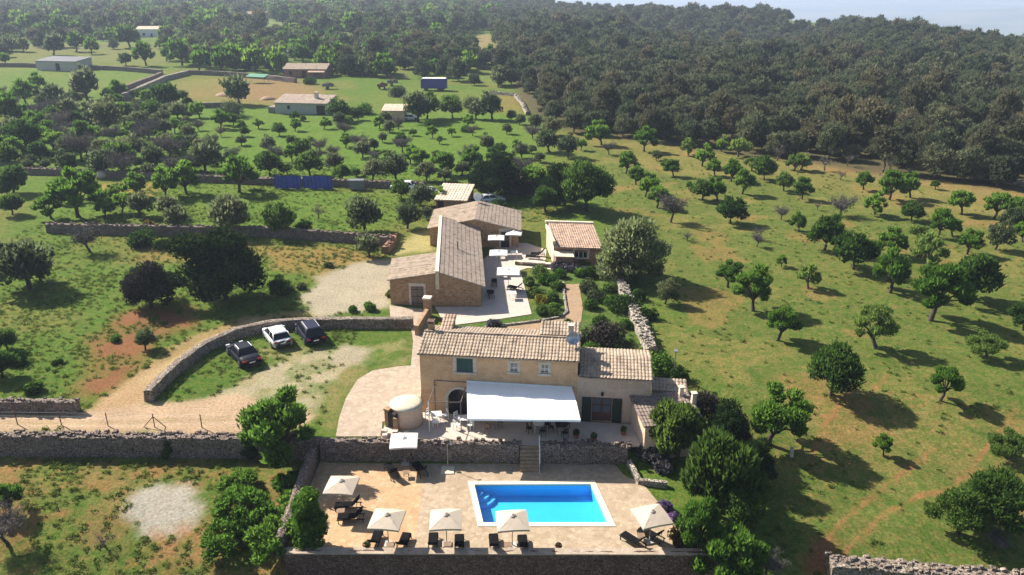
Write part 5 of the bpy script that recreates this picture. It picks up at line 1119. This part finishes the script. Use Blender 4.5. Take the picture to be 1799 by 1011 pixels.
LST = [
(Z1, [(255,250,180,'A'),(315,325,110,'T'),(445,475,165,'A'),(595,300,165,'A'),(685,370,90,'G'),(525,560,140,'A'),(600,655,160,'A'),(690,745,175,'A'),(805,860,215,'T'),(825,495,130,'A'),(755,440,90,'S'),(940,600,60,'A'),(1050,685,190,'D'),(1050,415,160,'A'),(945,330,140,'S'),(1200,300,110,'A'),(1325,340,180,'S'),(1150,490,120,'A'),(1275,535,160,'A'),(1365,635,170,'A'),(1435,455,150,'S'),(1540,525,170,'D'),(1690,610,165,'S'),(1775,450,160,'S'),(1270,870,225,'D'),(1170,690,170,'A'),(1670,835,110,'T'),(930,1000,70,'B'),(1490,1000,120,'B'),(1640,370,150,'B'),(1560,320,100,'S')]),
(Z2, [(30,220,150,'S'),(220,225,130,'B'),(400,190,120,'B'),(345,300,90,'B'),(530,375,130,'A'),(735,455,210,'A'),(900,440,170,'A'),(740,220,100,'B'),(900,275,120,'B'),(1100,375,70,'A'),(1275,300,80,'S'),(1400,295,50,'B'),(1580,360,110,'B'),(1310,575,180,'A'),(1560,610,230,'A'),(1760,590,170,'A'),(45,450,150,'A'),(170,540,90,'B'),(345,585,190,'T'),(620,570,175,'A'),(900,625,180,'D'),(15,710,130,'A'),(225,850,260,'D'),(455,1005,320,'D'),(780,905,210,'A'),(950,780,160,'S'),(1110,750,190,'A'),(1230,740,150,'A'),(1050,1000,290,'S'),(1350,885,190,'A'),(1570,850,210,'G'),(1700,700,190,'G'),(1780,790,150,'A')]),
(R6, [(235,490,140,'A'),(365,615,200,'A'),(490,770,180,'A'),(515,385,60,'A'),(655,500,130,'S'),(1080,520,190,'A'),(1290,665,290,'A'),(1515,565,255,'D'),(1010,810,230,'S'),(770,1050,290,'D'),(1344,1082,175,'A'),(1775,715,170,'D'),(385,280,70,'T'),(25,250,60,'B'),(1590,860,190,'S')]),
(R8, [(440,325,300,'A'),(1045,385,95,'A'),(1710,410,210,'S'),(1440,795,300,'D'),(1600,760,330,'D'),(1620,880,130,'T')]),
(R5, [(1690,578,130,'G'),(120,195,210,'G'),(345,185,140,'G'),(440,135,80,'G'),(150,335,140,'G')]),
(Z3, [(215,290,180,'A'),(320,180,130,'A'),(700,260,280,'G'),(860,270,130,'D'),(945,300,110,'D'),(1120,250,120,'D'),(1320,335,250,'D'),(850,520,280,'G'),(430,320,210,'G'),(1230,510,150,'G'),(1480,520,110,'A'),(1580,390,130,'A'),(1740,480,150,'A'),(90,450,260,'A'),(620,500,170,'D'),(400,570,190,'D'),(230,660,290,'D'),(60,780,230,'D'),(250,770,100,'G'),(650,740,260,'T'),(540,780,50,'B'),(760,570,100,'A'),(960,800,270,'D'),(1215,805,230,'G'),(1340,740,260,'T'),(1620,830,320,'G'),(1040,540,110,'A'),(1130,790,120,'S'),(945,990,120,'S'),(1480,1000,250,'A'),(1310,1030,200,'A'),(1100,1020,180,'A'),(700,1040,160,'A'),(480,1060,200,'A'),(110,990,230,'D'),(1750,880,120,'A'),(870,1040,100,'A'),(130,560,200,'G'),(560,420,200,'G'),(750,420,200,'G'),(280,480,170,'D')]),
(Z4, [(190,290,260,'G'),(500,535,120,'D'),(330,480,90,'A'),(190,490,80,'A'),(230,540,80,'D'),(40,450,80,'A'),(620,500,100,'A'),(620,410,90,'D'),(690,420,60,'D'),(850,480,100,'A'),(740,600,80,'S'),(600,740,120,'A'),(620,660,80,'G'),(1020,630,120,'A'),(1290,480,110,'A'),(1460,610,110,'D'),(1250,650,110,'G'),(920,700,120,'T'),(1760,600,70,'S'),(1560,740,140,'A'),(180,980,270,'A'),(320,770,70,'A'),(430,850,220,'D'),(740,850,240,'D'),(1230,890,210,'G'),(1420,890,260,'G'),(1660,890,180,'G'),(1120,410,110,'D'),(1050,440,80,'A'),(1600,430,270,'G'),(960,420,190,'D'),(1000,890,160,'D')]),
(Z5, [(640,470,100,'A'),(940,520,110,'G'),(510,540,80,'A'),(415,600,70,'B'),(800,660,150,'G'),(650,680,100,'T'),(600,720,110,'T'),(180,760,130,'A'),(1020,660,100,'A'),(430,840,210,'A'),(700,810,200,'A'),(1090,870,180,'T'),(1150,560,140,'T'),(1280,660,210,'G'),(1170,480,150,'G'),(1310,530,170,'G'),(1430,710,190,'G'),(1530,650,90,'A'),(520,395,190,'D'),(830,405,240,'G'),(320,400,230,'D'),(700,400,160,'G')]),
(Z8, [(625,365,340,'A'),(410,385,200,'A'),(835,370,150,'A'),(960,340,160,'A'),(1100,370,210,'G'),(710,645,250,'T'),(240,935,480,'G'),(330,880,260,'G'),(100,350,180,'D'),(60,200,150,'D'),(1330,380,200,'G')]),
(R4, [(1200,215,215,'G'),(1470,225,160,'D'),(1590,215,80,'D'),(1660,135,90,'B'),(760,820,120,'G'),(20,960,170,'D'),(930,190,140,'G'),(330,815,40,'B'),(40,820,120,'D')]),
(R1, [(30,345,70,'A'),(480,285,80,'A'),(400,270,100,'A'),(660,345,80,'G'),(765,345,110,'A'),(280,290,120,'G'),(680,250,140,'D'),(230,205,100,'D'),(310,200,110,'D'),(1010,195,120,'D'),(870,320,90,'A'),(950,345,120,'A'),(1040,370,120,'A'),(1150,385,130,'A'),(1230,365,120,'A'),(1340,380,120,'A'),(1420,370,120,'D'),(1480,385,120,'A'),(1780,380,130,'A'),(1630,300,130,'D')]),
(R7, [(545,860,110,'B'),(40,855,230,'T'),(50,690,150,'A')]),
]
ADJ = {'A': 'leafy green almond', 'D': 'dense dark green tree', 'S': 'pale sparse almond', 'G': 'grey green olive tree', 'T': 'grey twiggy tree', 'B': 'bare branched tree'}
NAM = {'A': 'almond_tree', 'D': 'evergreen_tree', 'S': 'almond_tree', 'G': 'olive_tree', 'T': 'twiggy_tree', 'B': 'bare_tree'}
def zone(px, py, p):
    if px > 1030+max(0, (py-240))*.10 and (px > 1040 or p.x > 14):
        for lim, nm in ((293, 'at the wood edge of the orchard'), (345, 'in the farthest orchard rows'), (400, 'in the upper middle orchard'), (460, 'in the lower middle orchard'), (600, 'in the nearer orchard rows'), (2000, 'in the front orchard')):
            if py < lim: return nm, 'orchard trees on the right'
    if py > 720: return 'in the red field below the lane', 'trees in the red field'
    if py > 430: return 'in the meadow left of the cars', 'trees in the rough meadow'
    if py > 352: return 'along the dark meadow wall', 'trees along the meadow wall'
    if py > 318: return 'below the boulder wall', 'trees below the boulder wall'
    if py > 275: return 'just above the boulder wall', 'trees above the boulder wall'
    s = 'left of the stone barn' if px < 440 else ('between barn and paddock' if px < 660 else 'below the blue trailer')
    if py > 200: return 'in upper meadow '+s, 'trees in the upper meadow'
    if py > 135: return 'in far fields '+s, 'trees in the far fields'
    return 'at field edge '+s, 'trees at the far field edge'
ORD = ['leftmost', 'second', 'third', 'fourth', 'fifth', 'sixth', 'seventh', 'eighth', 'ninth', 'tenth', 'eleventh', 'twelfth', 'thirteenth', 'fourteenth', 'fifteenth', 'sixteenth']
specs = []
for f, L_ in LST:
    for x, y, k, kd in L_:
        px, py, wd = f(x, y, k); p = at(px, py); W = wd*depth(p)/FPX
        W *= 1.0
        size = 'small' if W < 3.4 else ('mid sized' if W < 5.6 else 'large')
        z_, g_ = zone(px, py, p); specs.append(dict(px=px, py=py, p=p, W=W, kd=kd, size=size, z=z_, g=g_))
from collections import defaultdict
fam = defaultdict(list)
for s in specs: fam[(s['z'], s['size'], s['kd'])].append(s)
for k, L_ in fam.items():
    L_.sort(key=lambda s: s['px'])
    for i, s in enumerate(L_):
        t_ = f"{s['size']} {ADJ[s['kd']]}"
        s['label'] = f"{t_} {s['z']}" if len(L_) == 1 else (f"{t_}, rightmost {s['z']}" if i == len(L_)-1 else f"{t_}, {ORD[i]}{'' if i == 0 else ''} {s['z']}")
for s in specs:
    plant(s['kd'], s['p'], s['W']*(1.10 if s['kd'] in 'AS' else 1.0)*(.9 if s['px'] < 960 and s['py'] < 335 else 1.0), NAM[s['kd']], s['label'], 'tree', s['g'], hk=prnd.uniform(.9, 1.12))
# the particular ones
def one(kind, px, py, wpx, name, label, cat='tree', hk=1., group=None, **kw):
    p = at(px, py); return plant(kind, p, wpx*depth(p)/FPX, name, label, cat, group, hk, **kw)
one('C', 397, 527, 160, 'carob_tree', 'huge very dark evergreen tree in the meadow above the curved wall', hk=.9, lod=0, var=0)
one('V', 265, 540, 100, 'purple_tree', 'rounded purplish dark tree beside the huge evergreen in the meadow', lod=0)
one('H', 488, 517, 40, 'bush', 'dark low bush with reddish top at the edge of the gravel yard', 'bush')
one('C', 862, 345, 108, 'carob_tree', 'big nearly black tree behind the long stone house', hk=.72, lod=0, var=1)
one('C', 993, 362, 82, 'carob_tree', 'dark broad tree left of the pair behind the cottage', hk=.95, lod=0, var=1, rz=1.0)
one('D', 1032, 372, 88, 'evergreen_tree', 'dark green broad tree, the right one of the pair behind the cottage', hk=1.0, lod=0)
one('E', 1107, 493, 132, 'round_evergreen', 'big pale green rounded evergreen tree beside the small cottage', hk=1.0, lod=0)
one('D', 958, 372, 48, 'evergreen_tree', 'dark young tree on the lawn between back wing and cottage', lod=0)
one('A', 935, 345, 60, 'leafy_tree', 'green leafy tree at the end of the red roofed lean to')
one('A', 510, 800, 138, 'orange_tree', 'bushy broad leaved tree growing in front of the lane wall', hk=1.0, lod=0, var=1)
for px, py, wd, lb in ((405, 968, 120, 'sprawling bright green fig, nearest the bare patch left of the pool'), (478, 972, 130, 'sprawling bright green fig at the near corner of the side wall'), (440, 915, 125, 'sprawling bright green fig in the middle of the clump left of the pool'), (512, 922, 105, 'bright green fig against the side wall of the pool deck'), (420, 858, 85, 'small bright green fig below the lane wall, farthest of the clump'), (500, 865, 75, 'small bright green fig in the corner under the bushy broad leaved tree')):
    one('Q', px, py, wd*.93, 'fig_tree', lb, hk=prnd.uniform(.75, .95), lod=0)
p = at(547, 962); W = 52*depth(p)/FPX; rng = np.random.default_rng(5)
o = thing('hedge_tree', 'tall dark green columnar tree rising beside the side wall at the pool deck corner', 'tree', p)
m = MB(); m.tube([(0,0,-.2),(.1,0,2),(0,0,4.2)], [.14,.11,.05], 6); m.build('trunk', 'bark', o)
link_mesh('crown', crown_mesh('crown', [cloud([(prnd.uniform(-.3,.3), prnd.uniform(-.25,.25), .5+i*.42, W*.48*(1-.02*i)*prnd.uniform(.75,1.2), W*.48*prnd.uniform(.75,1.15), .6) for i in range(9)], 5200, .15)], 'l_A'), o)
one('H', 302, 800, 28, 'wall_bush', 'small dark bush growing at the foot of the lane wall', 'bush', hk=1.4)
one('H', 440, 793, 30, 'wall_bush', 'grey green bush on the lane wall left of the bushy broad leaved tree', 'bush', hk=1.2)
one('O', 1192, 806, 100, 'oleander', 'dark green oleander in front of the low tiled shed', hk=1.15, lod=0, var=0)
one('O', 1250, 905, 132, 'oleander', 'large spiky leaved oleander beside the pool deck, behind the flower bed', hk=1.25, lod=0, var=1)
one('C', 1275, 800, 100, 'carob_tree', 'very dark rounded tree between the low shed and the orchard', hk=1.05, lod=0, var=0, rz=2.)
one('C', 1312, 850, 86, 'carob_tree', 'very dark tree behind the spiky oleander, nearest the orchard grass', hk=1.1, lod=0, var=1, rz=4.)
one('V', 1228, 742, 75, 'bronze_bush', 'bronze tinged dark bush over the low shed roof edge', 'bush', lod=0)
one('A', 1275, 1015, 130, 'almond_tree', 'bright green bushy tree at the bottom beside the pool wall end', hk=1.25, lod=0, var=4)
one('A', 1232, 965, 85, 'almond_tree', 'bright green young tree between the spiky oleander and pool wall end', hk=1.3, lod=0, var=2)
one('D', 1295, 935, 84, 'evergreen_tree', 'dark green tree in shade right of the spiky oleander', hk=1.2, lod=0, var=2)
one('T', 1345, 1010, 62, 'twiggy_bush', 'grey twiggy bush at the bottom edge beside the bright green tree', 'bush', lod=0)
for kd, px, py, wd, lb in (('G', 738, 362, 44, 'olive tree just in front of the white car by the salmon roofed barn'), ('D', 706, 350, 34, 'small dark tree by the field wall hiding part of a pale car'), ('A', 772, 362, 34, 'small almond tree at the back corner of the long stone house')):
    one(kd, px, py, wd, NAM[kd], lb)
def shrub(px, py, wpx, mat, label, name='shrub', hk=1., group='shrubs in the garden', cat='shrub', dense=1.):
    p = at(px, py); W = wpx*depth(p)/FPX*(1.3 if group == 'shrubs in the garden' else 1.); b = []; k = max(3, int(3+W*2))
    for i in range(k): a = prnd.uniform(0, 6.28); r_ = prnd.uniform(.1, .55)*W/2; q_ = prnd.uniform(.38, .62)*W/2; b.append((math.cos(a)*r_, math.sin(a)*r_, q_*.75*hk, q_, q_, q_*hk*prnd.uniform(.7, 1.1)))
    o = link_mesh(name, crown_mesh('foliage', [cloud(b, int(min(2600, 420*W*dense)+160), .10+.012*W)], mat)); o.location = p; return tag(o, label, cat, group)
for px, py, wd, mt, lb in ((946, 484, 30, 'l_S', 'bright green shrub at the far terrace corner of the garden'), (962, 499, 28, 'l_A', 'green shrub in the middle of the front garden bed'), (984, 487, 24, 'l_A', 'green shrub under the lavender by the garden bed'), (943, 520, 26, 'l_S', 'pale green shrub along the terrace edge'), (967, 530, 30, 'l_S', 'rounded green shrub beside the upper garden path'),
    (955, 552, 26, 'l_S', 'green shrub at the lower terrace corner'), (975, 556, 22, 'l_S', 'yellow green shrub inside the bend of the garden path'), (868, 574, 24, 'l_L', 'grey ball shaped shrub on the strip before the white terrace'), (1040, 487, 30, 'l_D', 'dark shrub above the head of the garden path'), (1033, 512, 34, 'l_G', 'grey green shrub right of the head of the garden path'),
    (1050, 528, 34, 'l_G', 'olive coloured shrub right of the middle of the garden path'), (1036, 541, 26, 'l_D', 'dark shrub right beside the middle of the garden path'), (1072, 514, 26, 'l_S', 'green shrub by the garden wall'), (1099, 545, 52, 'l_D', 'large dark green bush growing over the garden wall'), (1062, 535, 24, 'l_A', 'small green shrub left of the bush on the garden wall'),
    (930, 500, 22, 'l_S', 'pale shrub at the terrace edge of the garden bed'), (950, 535, 24, 'l_Y', 'yellow flowering shrub in the lower garden bed'), (978, 508, 24, 'l_S', 'pale green shrub in the upper garden bed'), (972, 543, 20, 'l_A', 'small green shrub low in the garden bed'), (1084, 535, 26, 'l_G', 'grey green shrub against the garden wall'), (1020, 484, 24, 'l_A', 'green shrub at the top of the garden path'), (1104, 575, 26, 'l_A', 'green shrub inside the lower garden wall'), (1040, 620, 28, 'l_A', 'green shrub in front of the big dark flowering bush'),
    (975, 474, 22, 'l_L', 'grey lavender clump nearest the terrace in the cottage bed'), (992, 475, 24, 'l_L', 'grey lavender clump in the middle of the cottage bed'), (1010, 477, 22, 'l_L', 'grey lavender clump at the far end of the cottage bed'), (1062, 604, 62, 'l_V', 'big dark grey bush with pale flowers in the lower garden'), (1030, 596, 30, 'l_S', 'green shrub left of the big dark flowering bush'), (1085, 612, 30, 'l_G', 'grey shrub right of the big dark flowering bush'), (1012, 600, 26, 'l_S', 'green shrub behind the farmhouse dish'),
    (1161, 655, 54, 'l_A', 'bright green round bush behind the annexe roof'), (1185, 664, 40, 'l_D', 'dark bush beside the bright round one behind the annexe'), (1140, 628, 26, 'l_Y', 'yellowish bush at the near end of the garden wall'), (684, 522, 20, 'l_Y', 'yellow flowering shrub at the corner of the long stone house'), (1027, 466, 22, 'l_Y', 'yellow green shrub under the cottage window'),
    (1135, 560, 30, 'l_D', 'dark scrub on the orchard side of the garden wall'), (1118, 525, 30, 'l_D', 'dark scrub at the upper end of the garden wall'), (917, 590, 18, 'l_A', 'small green clump on the strip by the garden path'), (1000, 572, 18, 'l_D', 'small dark clump below the path bend'), (1052, 570, 26, 'l_S', 'pale leafy clump above the dark flowering bush'),
    (1146, 808, 52, 'l_L', 'mauve grey flower clump in the raised bed by the pool'), (1128, 793, 40, 'l_G', 'spiky grey green clump in the raised bed by the terrace wall'), (1165, 828, 34, 'l_L', 'pale lilac flower clump at the near end of the raised bed'), (1168, 895, 30, 'l_P', 'purple flowers beside the parasol right of the pool'), (1184, 915, 26, 'l_P', 'purple flowers between the oleander and the parasol'), (1200, 955, 46, 'l_R', 'bronze coloured bush by the pool wall end')):
    shrub(px, py, wd, mt, lb)
for px, py, wd, mt in ((405, 205, 60, 'l_G'), (545, 148, 28, 'l_D'), (610, 205, 40, 'l_D'), (640, 200, 40, 'l_A'), (820, 232, 26, 'l_A'), (755, 222, 26, 'l_A'), (580, 180, 30, 'l_A'), (700, 170, 40, 'l_G'), (830, 190, 40, 'l_G'), (790, 182, 34, 'l_A'), (290, 437, 40, 'l_D'), (250, 430, 60, 'l_D'), (320, 445, 40, 'l_D'), (345, 425, 30, 'l_R'), (262, 402, 26, 'l_R'), (30, 640, 44, 'l_D'), (60, 690, 40, 'l_D'), (100, 640, 20, 'l_D'), (200, 600, 24, 'l_A'), (300, 500, 26, 'l_A'), (650, 545, 30, 'l_A'), (620, 548, 24, 'l_A'), (575, 470, 20, 'l_G'), (530, 508, 22, 'l_G'), (510, 512, 18, 'l_G'),  (872, 368, 36, 'l_D'), (835, 362, 30, 'l_D'), (770, 352, 30, 'l_A')):
    shrub(px, py, wd, mt, 'low wild scrub bush in the rough grass of the meadows', 'scrub_bush', 1., 'wild scrub in the meadows', 'bush')
def inpoly(px, py, poly):
    c = False; n = len(poly)
    for i in range(n):
        (x0, y0), (x1, y1) = poly[i], poly[(i+1) % n]
        if (y0 > py) != (y1 > py) and px < (x1-x0)*(py-y0)/(y1-y0)+x0: c = not c
    return c
# scrubby trees that fill the upper meadow and the field edges
SC = [(-20,170),(330,168),(480,212),(640,207),(930,206),(960,300),(900,325),(760,322),(330,318),(-20,300)]
sr = random.Random(21); taken = [(s['px'], s['py']) for s in specs]; nsc = 0
BLD = [(440,160,600,210),(660,180,740,218),(470,310,600,335),(720,330,900,380),(690,200,735,216)]
for _ in range(4000):
    px, py = sr.uniform(-20, 960), sr.uniform(168, 325)
    if not inpoly(px, py, SC) or any(a < px < c and b < py < d for a, b, c, d in BLD): continue
    if sr.random() > (1.0 if px < 340 else (.22 if py > 262 else .09)): continue
    md = 13+.06*(py-168)
    if min((px-x)**2+((py-y)*1.9)**2 for x, y in taken) < md*md: continue
    taken.append((px, py)); nsc += 1
    if nsc > 170: break
    kd = sr.choices('GDTAS', (5, 3, 2, 3, 1.5))[0]; p = at(px, py); W = sr.uniform(2.2, 6.0) if px < 340 else sr.uniform(1.8, 4.2)
    wh = 'left of the ochre field' if px < 340 else ('behind the blue tarps' if py > 262 else 'below the barn and shed')
    t_ = ADJ[kd].replace('tree', 'scrub tree').replace('almond', 'scrub almond')
    plant(kd, p, W, 'scrub_tree', f'{t_} among the scattered scrub {wh}', 'tree', f'{t_}s {wh}', hk=sr.uniform(.8, 1.1), lod=1, whole=True)
# ------------------------------------------------------------------ the wood behind the orchard
WOOD = [(936,206),(985,222),(1012,236),(1110,246),(1200,256),(1300,268),(1400,281),(1500,296),(1600,312),(1700,327),(1830,348),(2100,380),(2100,-20),(800,-20),(890,30),(850,62),(885,110),(905,150),(930,180)]
WOODL = [(-150,112),(0,108),(60,88),(130,84),(160,96),(230,84),(300,92),(330,120),(420,126),(500,124),(520,116),(560,118),(580,132),(660,138),(740,138),(800,142),(820,150),(905,160),(885,110),(850,62),(890,30),(800,-20),(-150,-20)]
CLEAR = [[(830,62),(872,60),(882,108),(835,108)], [(745,24),(800,24),(800,34),(745,34)], [(235,62),(290,60),(292,80),(235,82)], [(395,34),(480,32),(480,44),(395,46)], [(1340,38),(1490,34),(1500,50),(1400,56)], [(822,122),(890,126),(890,148),(830,146)], [(495,108),(575,110),(575,140),(495,140)], [(1610,47),(1715,58),(1700,68),(1600,58)], [(430,44),(520,40),(530,56),(440,60)], [(600,36),(715,40),(700,50),(600,48)]]
pts = []; r0 = 130.
wr = random.Random(5)
y = 128.
while y < 1900:
    sp = 5.4 if y < 240 else (6.2 if y < 420 else (9.5 if y < 800 else 14))
    x = -.82*y-10
    while x < .82*y+10:
        X_, Yy = x+wr.uniform(-.42, .42)*sp, y+wr.uniform(-.42, .42)*sp
        z = hz1(X_, Yy); px, py = proj(X_, Yy, z)
        if -60 < px < 1860 and py > -45:
            wd = inpoly(px, py, WOOD); wl = (not wd) and inpoly(px, py, WOODL)
            if (wd or wl) and not any(inpoly(px, py, c) for c in CLEAR) and (wd or wr.random() < (.3 if (px < 300 and 74 < py < 112) else .68) or py < 55): pts.append((X_, Yy, z, px, py, wd))
        x += sp
    y += sp
wood = [q for q in pts if q[5]]; wood.sort(key=lambda q: q[1]+.06*abs(q[0])); left = [q for q in pts if not q[5]]
NOTE = {'F': 'olive green rounded wood tree', 'N': 'brownish loose wood tree', 'K': 'nearly black wood tree'}
vis = [q for q in wood if -20 < q[3] < 1820]; near = set(id(q) for q in vis[:285])
for q in vis[:285]:
    kd = wr.choices('FNK', (6, 2, 2))[0]; W = wr.triangular(3.6, 9.0, 5.6) if kd != 'K' else wr.uniform(3.6, 6.5)
    side = 'corner of the paddock' if q[3] < 1060 else ('upper orchard corner' if q[3] < 1300 else ('orchard edge' if q[3] < 1560 else 'tumbled wall'))
    edge_ = 'at the wood front' if q[4] > 226+max(0, q[3]-1000)*.135 else 'inside the wood'
    sz = 'broad' if W > 6.2 else 'small'
    plant(kd, Vector((q[0], q[1], q[2]-.2)), W, 'wood_tree', f'{sz} {NOTE[kd]} {edge_} by the {side}', 'tree', f'{sz} {NOTE[kd]}s {edge_} by the {side}', hk=wr.uniform(.85, 1.25), lod=1, whole=True)
protos = bpy.data.collections.new("wood_tree_kinds")
for i, (kd, lod, v) in enumerate((('F',2,0),('F',2,1),('N',2,0),('F',2,2),('K',2,0),('G',2,0),('A',2,1),('D',2,0))):
    tm, cm, one_, W0 = lib(kd, lod, v); o = bpy.data.objects.new('wood_tree_kind', one_); o.scale = (1/W0,)*3; protos.objects.link(o)
def scatter(name, P, S, I, RZ, coll, label, cat, HK=None):
    me = bpy.data.meshes.new(name); me.from_pydata([tuple(p) for p in P], [], [])
    for nm, ty, dat in (("siz", 'FLOAT', S), ("kin", 'INT', I), ("rot", 'FLOAT', RZ)):
        a = me.attributes.new(nm, ty, 'POINT'); a.data.foreach_set("value", np.array(dat, np.int32 if ty == 'INT' else np.float32))
    o = link_mesh(name, me); ng = bpy.data.node_groups.new(name, 'GeometryNodeTree'); ng.interface.new_socket("Geometry", in_out='INPUT', socket_type='NodeSocketGeometry'); ng.interface.new_socket("Geometry", in_out='OUTPUT', socket_type='NodeSocketGeometry')
    N = ng.nodes; gi = N.new('NodeGroupInput'); go = N.new('NodeGroupOutput'); ip = N.new('GeometryNodeInstanceOnPoints'); ci = N.new('GeometryNodeCollectionInfo'); ci.inputs[0].default_value = coll; ci.inputs[1].default_value = True; ci.inputs[2].default_value = False
    def att(nm, ty): n = N.new('GeometryNodeInputNamedAttribute'); n.data_type = ty; n.inputs[0].default_value = nm; return n.outputs[0]
    cx = N.new('ShaderNodeCombineXYZ'); ng.links.new(att('rot', 'FLOAT'), cx.inputs[2]); sc = N.new('ShaderNodeCombineXYZ'); sz_ = att('siz', 'FLOAT')
    for k in range(3): ng.links.new(sz_, sc.inputs[k])
    ng.links.new(gi.outputs[0], ip.inputs['Points']); ng.links.new(ci.outputs[0], ip.inputs['Instance']); ip.inputs['Pick Instance'].default_value = True
    ng.links.new(att('kin', 'INT'), ip.inputs['Instance Index']); e2r = N.new('FunctionNodeEulerToRotation'); ng.links.new(cx.outputs[0], e2r.inputs[0]); ng.links.new(e2r.outputs[0], ip.inputs['Rotation']); ng.links.new(sc.outputs[0], ip.inputs['Scale'])
    ng.links.new(ip.outputs[0], go.inputs[0]); o.modifiers.new("scatter", 'NODES').node_group = ng
    return tag(o, label, cat, None, 'stuff')
rest = [q for q in wood if id(q) not in near]
scatter('forest', [(q[0], q[1], q[2]-.3) for q in rest], [wr.triangular(3.6, 9.5, 5.8)*(1 if q[1] < 420 else 1.35) for q in rest], [wr.choices(range(5), (5, 5, 2, 4, 3))[0] for q in rest], [wr.uniform(0, 6.28) for q in rest], protos, 'dark olive green forest covering the plateau beyond the orchard', 'forest')
scatter('woodland', [(q[0], q[1], q[2]-.3) for q in left], [wr.uniform(4.5, 9.0)*(1 if q[1] < 500 else 1.45) for q in left], [wr.choices(range(8), (3, 3, 2, 3, 2, 3, 3, 2))[0] for q in left], [wr.uniform(0, 6.28) for q in left], protos, 'mixed grey green woodland and groves stretching to the left horizon', 'woodland')
# ------------------------------------------------------------------ weeds and tufts on the rough ground
tufts = bpy.data.collections.new("tuft_kinds")
for i in range(3):
    rng = np.random.default_rng(40+i); o = bpy.data.objects.new('tuft_kind', crown_mesh('tuft', [cloud([(0,0,.14,.22,.22,.16),(.15,.1,.1,.16,.16,.12)], 34, .07, up=.9)], 'weed')); tufts.objects.link(o)
P = []; gsel = np.random.default_rng(3)
xs = gsel.uniform(-70, 75, 60000); ys = 36+ (gsel.random(60000)**1.3)*115
gv = ground_val(gras, xs, ys); zz = hz(xs, ys); dn = fbm(xs, ys, 5, 77, 3)
onway = np.zeros(len(xs), bool)
keep = (gv > .45) & (gsel.random(60000) < .35+.65*sstep(.45, .6, dn)) & (np.abs(xs/ys) < .75)
keep &= (xs < 12) | (gsel.random(60000) < .12)
keep &= ~((xs > -15.8) & (xs < 15) & (ys < 60)); keep &= ~((xs > -16) & (xs < 11) & (ys > 60) & (ys < 113)); keep &= ~((np.abs(ys-54.0) < .8) & (xs < -15))
k = np.where(keep)[0][:22000]
scatter('meadow_weeds', np.stack([xs[k], ys[k], zz[k]], 1), gsel.uniform(.4, 1.1, len(k)), gsel.integers(0, 3, len(k)), gsel.uniform(0, 6.28, len(k)), tufts, 'short rough grass tufts and weeds over the meadows', 'weeds')
# ------------------------------------------------------------------ the air
mh, nt, b_ = new_mat('haze'); nt.nodes.remove(b_)
pv = nt.nodes.new("ShaderNodeVolumePrincipled"); pv.inputs["Color"].default_value = (.56, .66, .86, 1); pv.inputs["Density"].default_value = .00023; pv.inputs["Anisotropy"].default_value = .2
nt.links.new(pv.outputs[0], nt.nodes["Material Output"].inputs["Volume"]); M['haze'] = mh
m = MB(); m.box((0, 4400, -84), (15000, 9400, 248)); tag(m.build('haze', 'haze'), kind='stuff')
if 0:
    for o in bpy.data.objects:
        if o.type == 'MESH' and (o.scale.x > 3 or (o.parent and o.parent.scale.x > 3)): print('BIG', o.name, o.parent and o.parent.name, o.scale, o.matrix_world.translation, o.parent and o.parent.location)
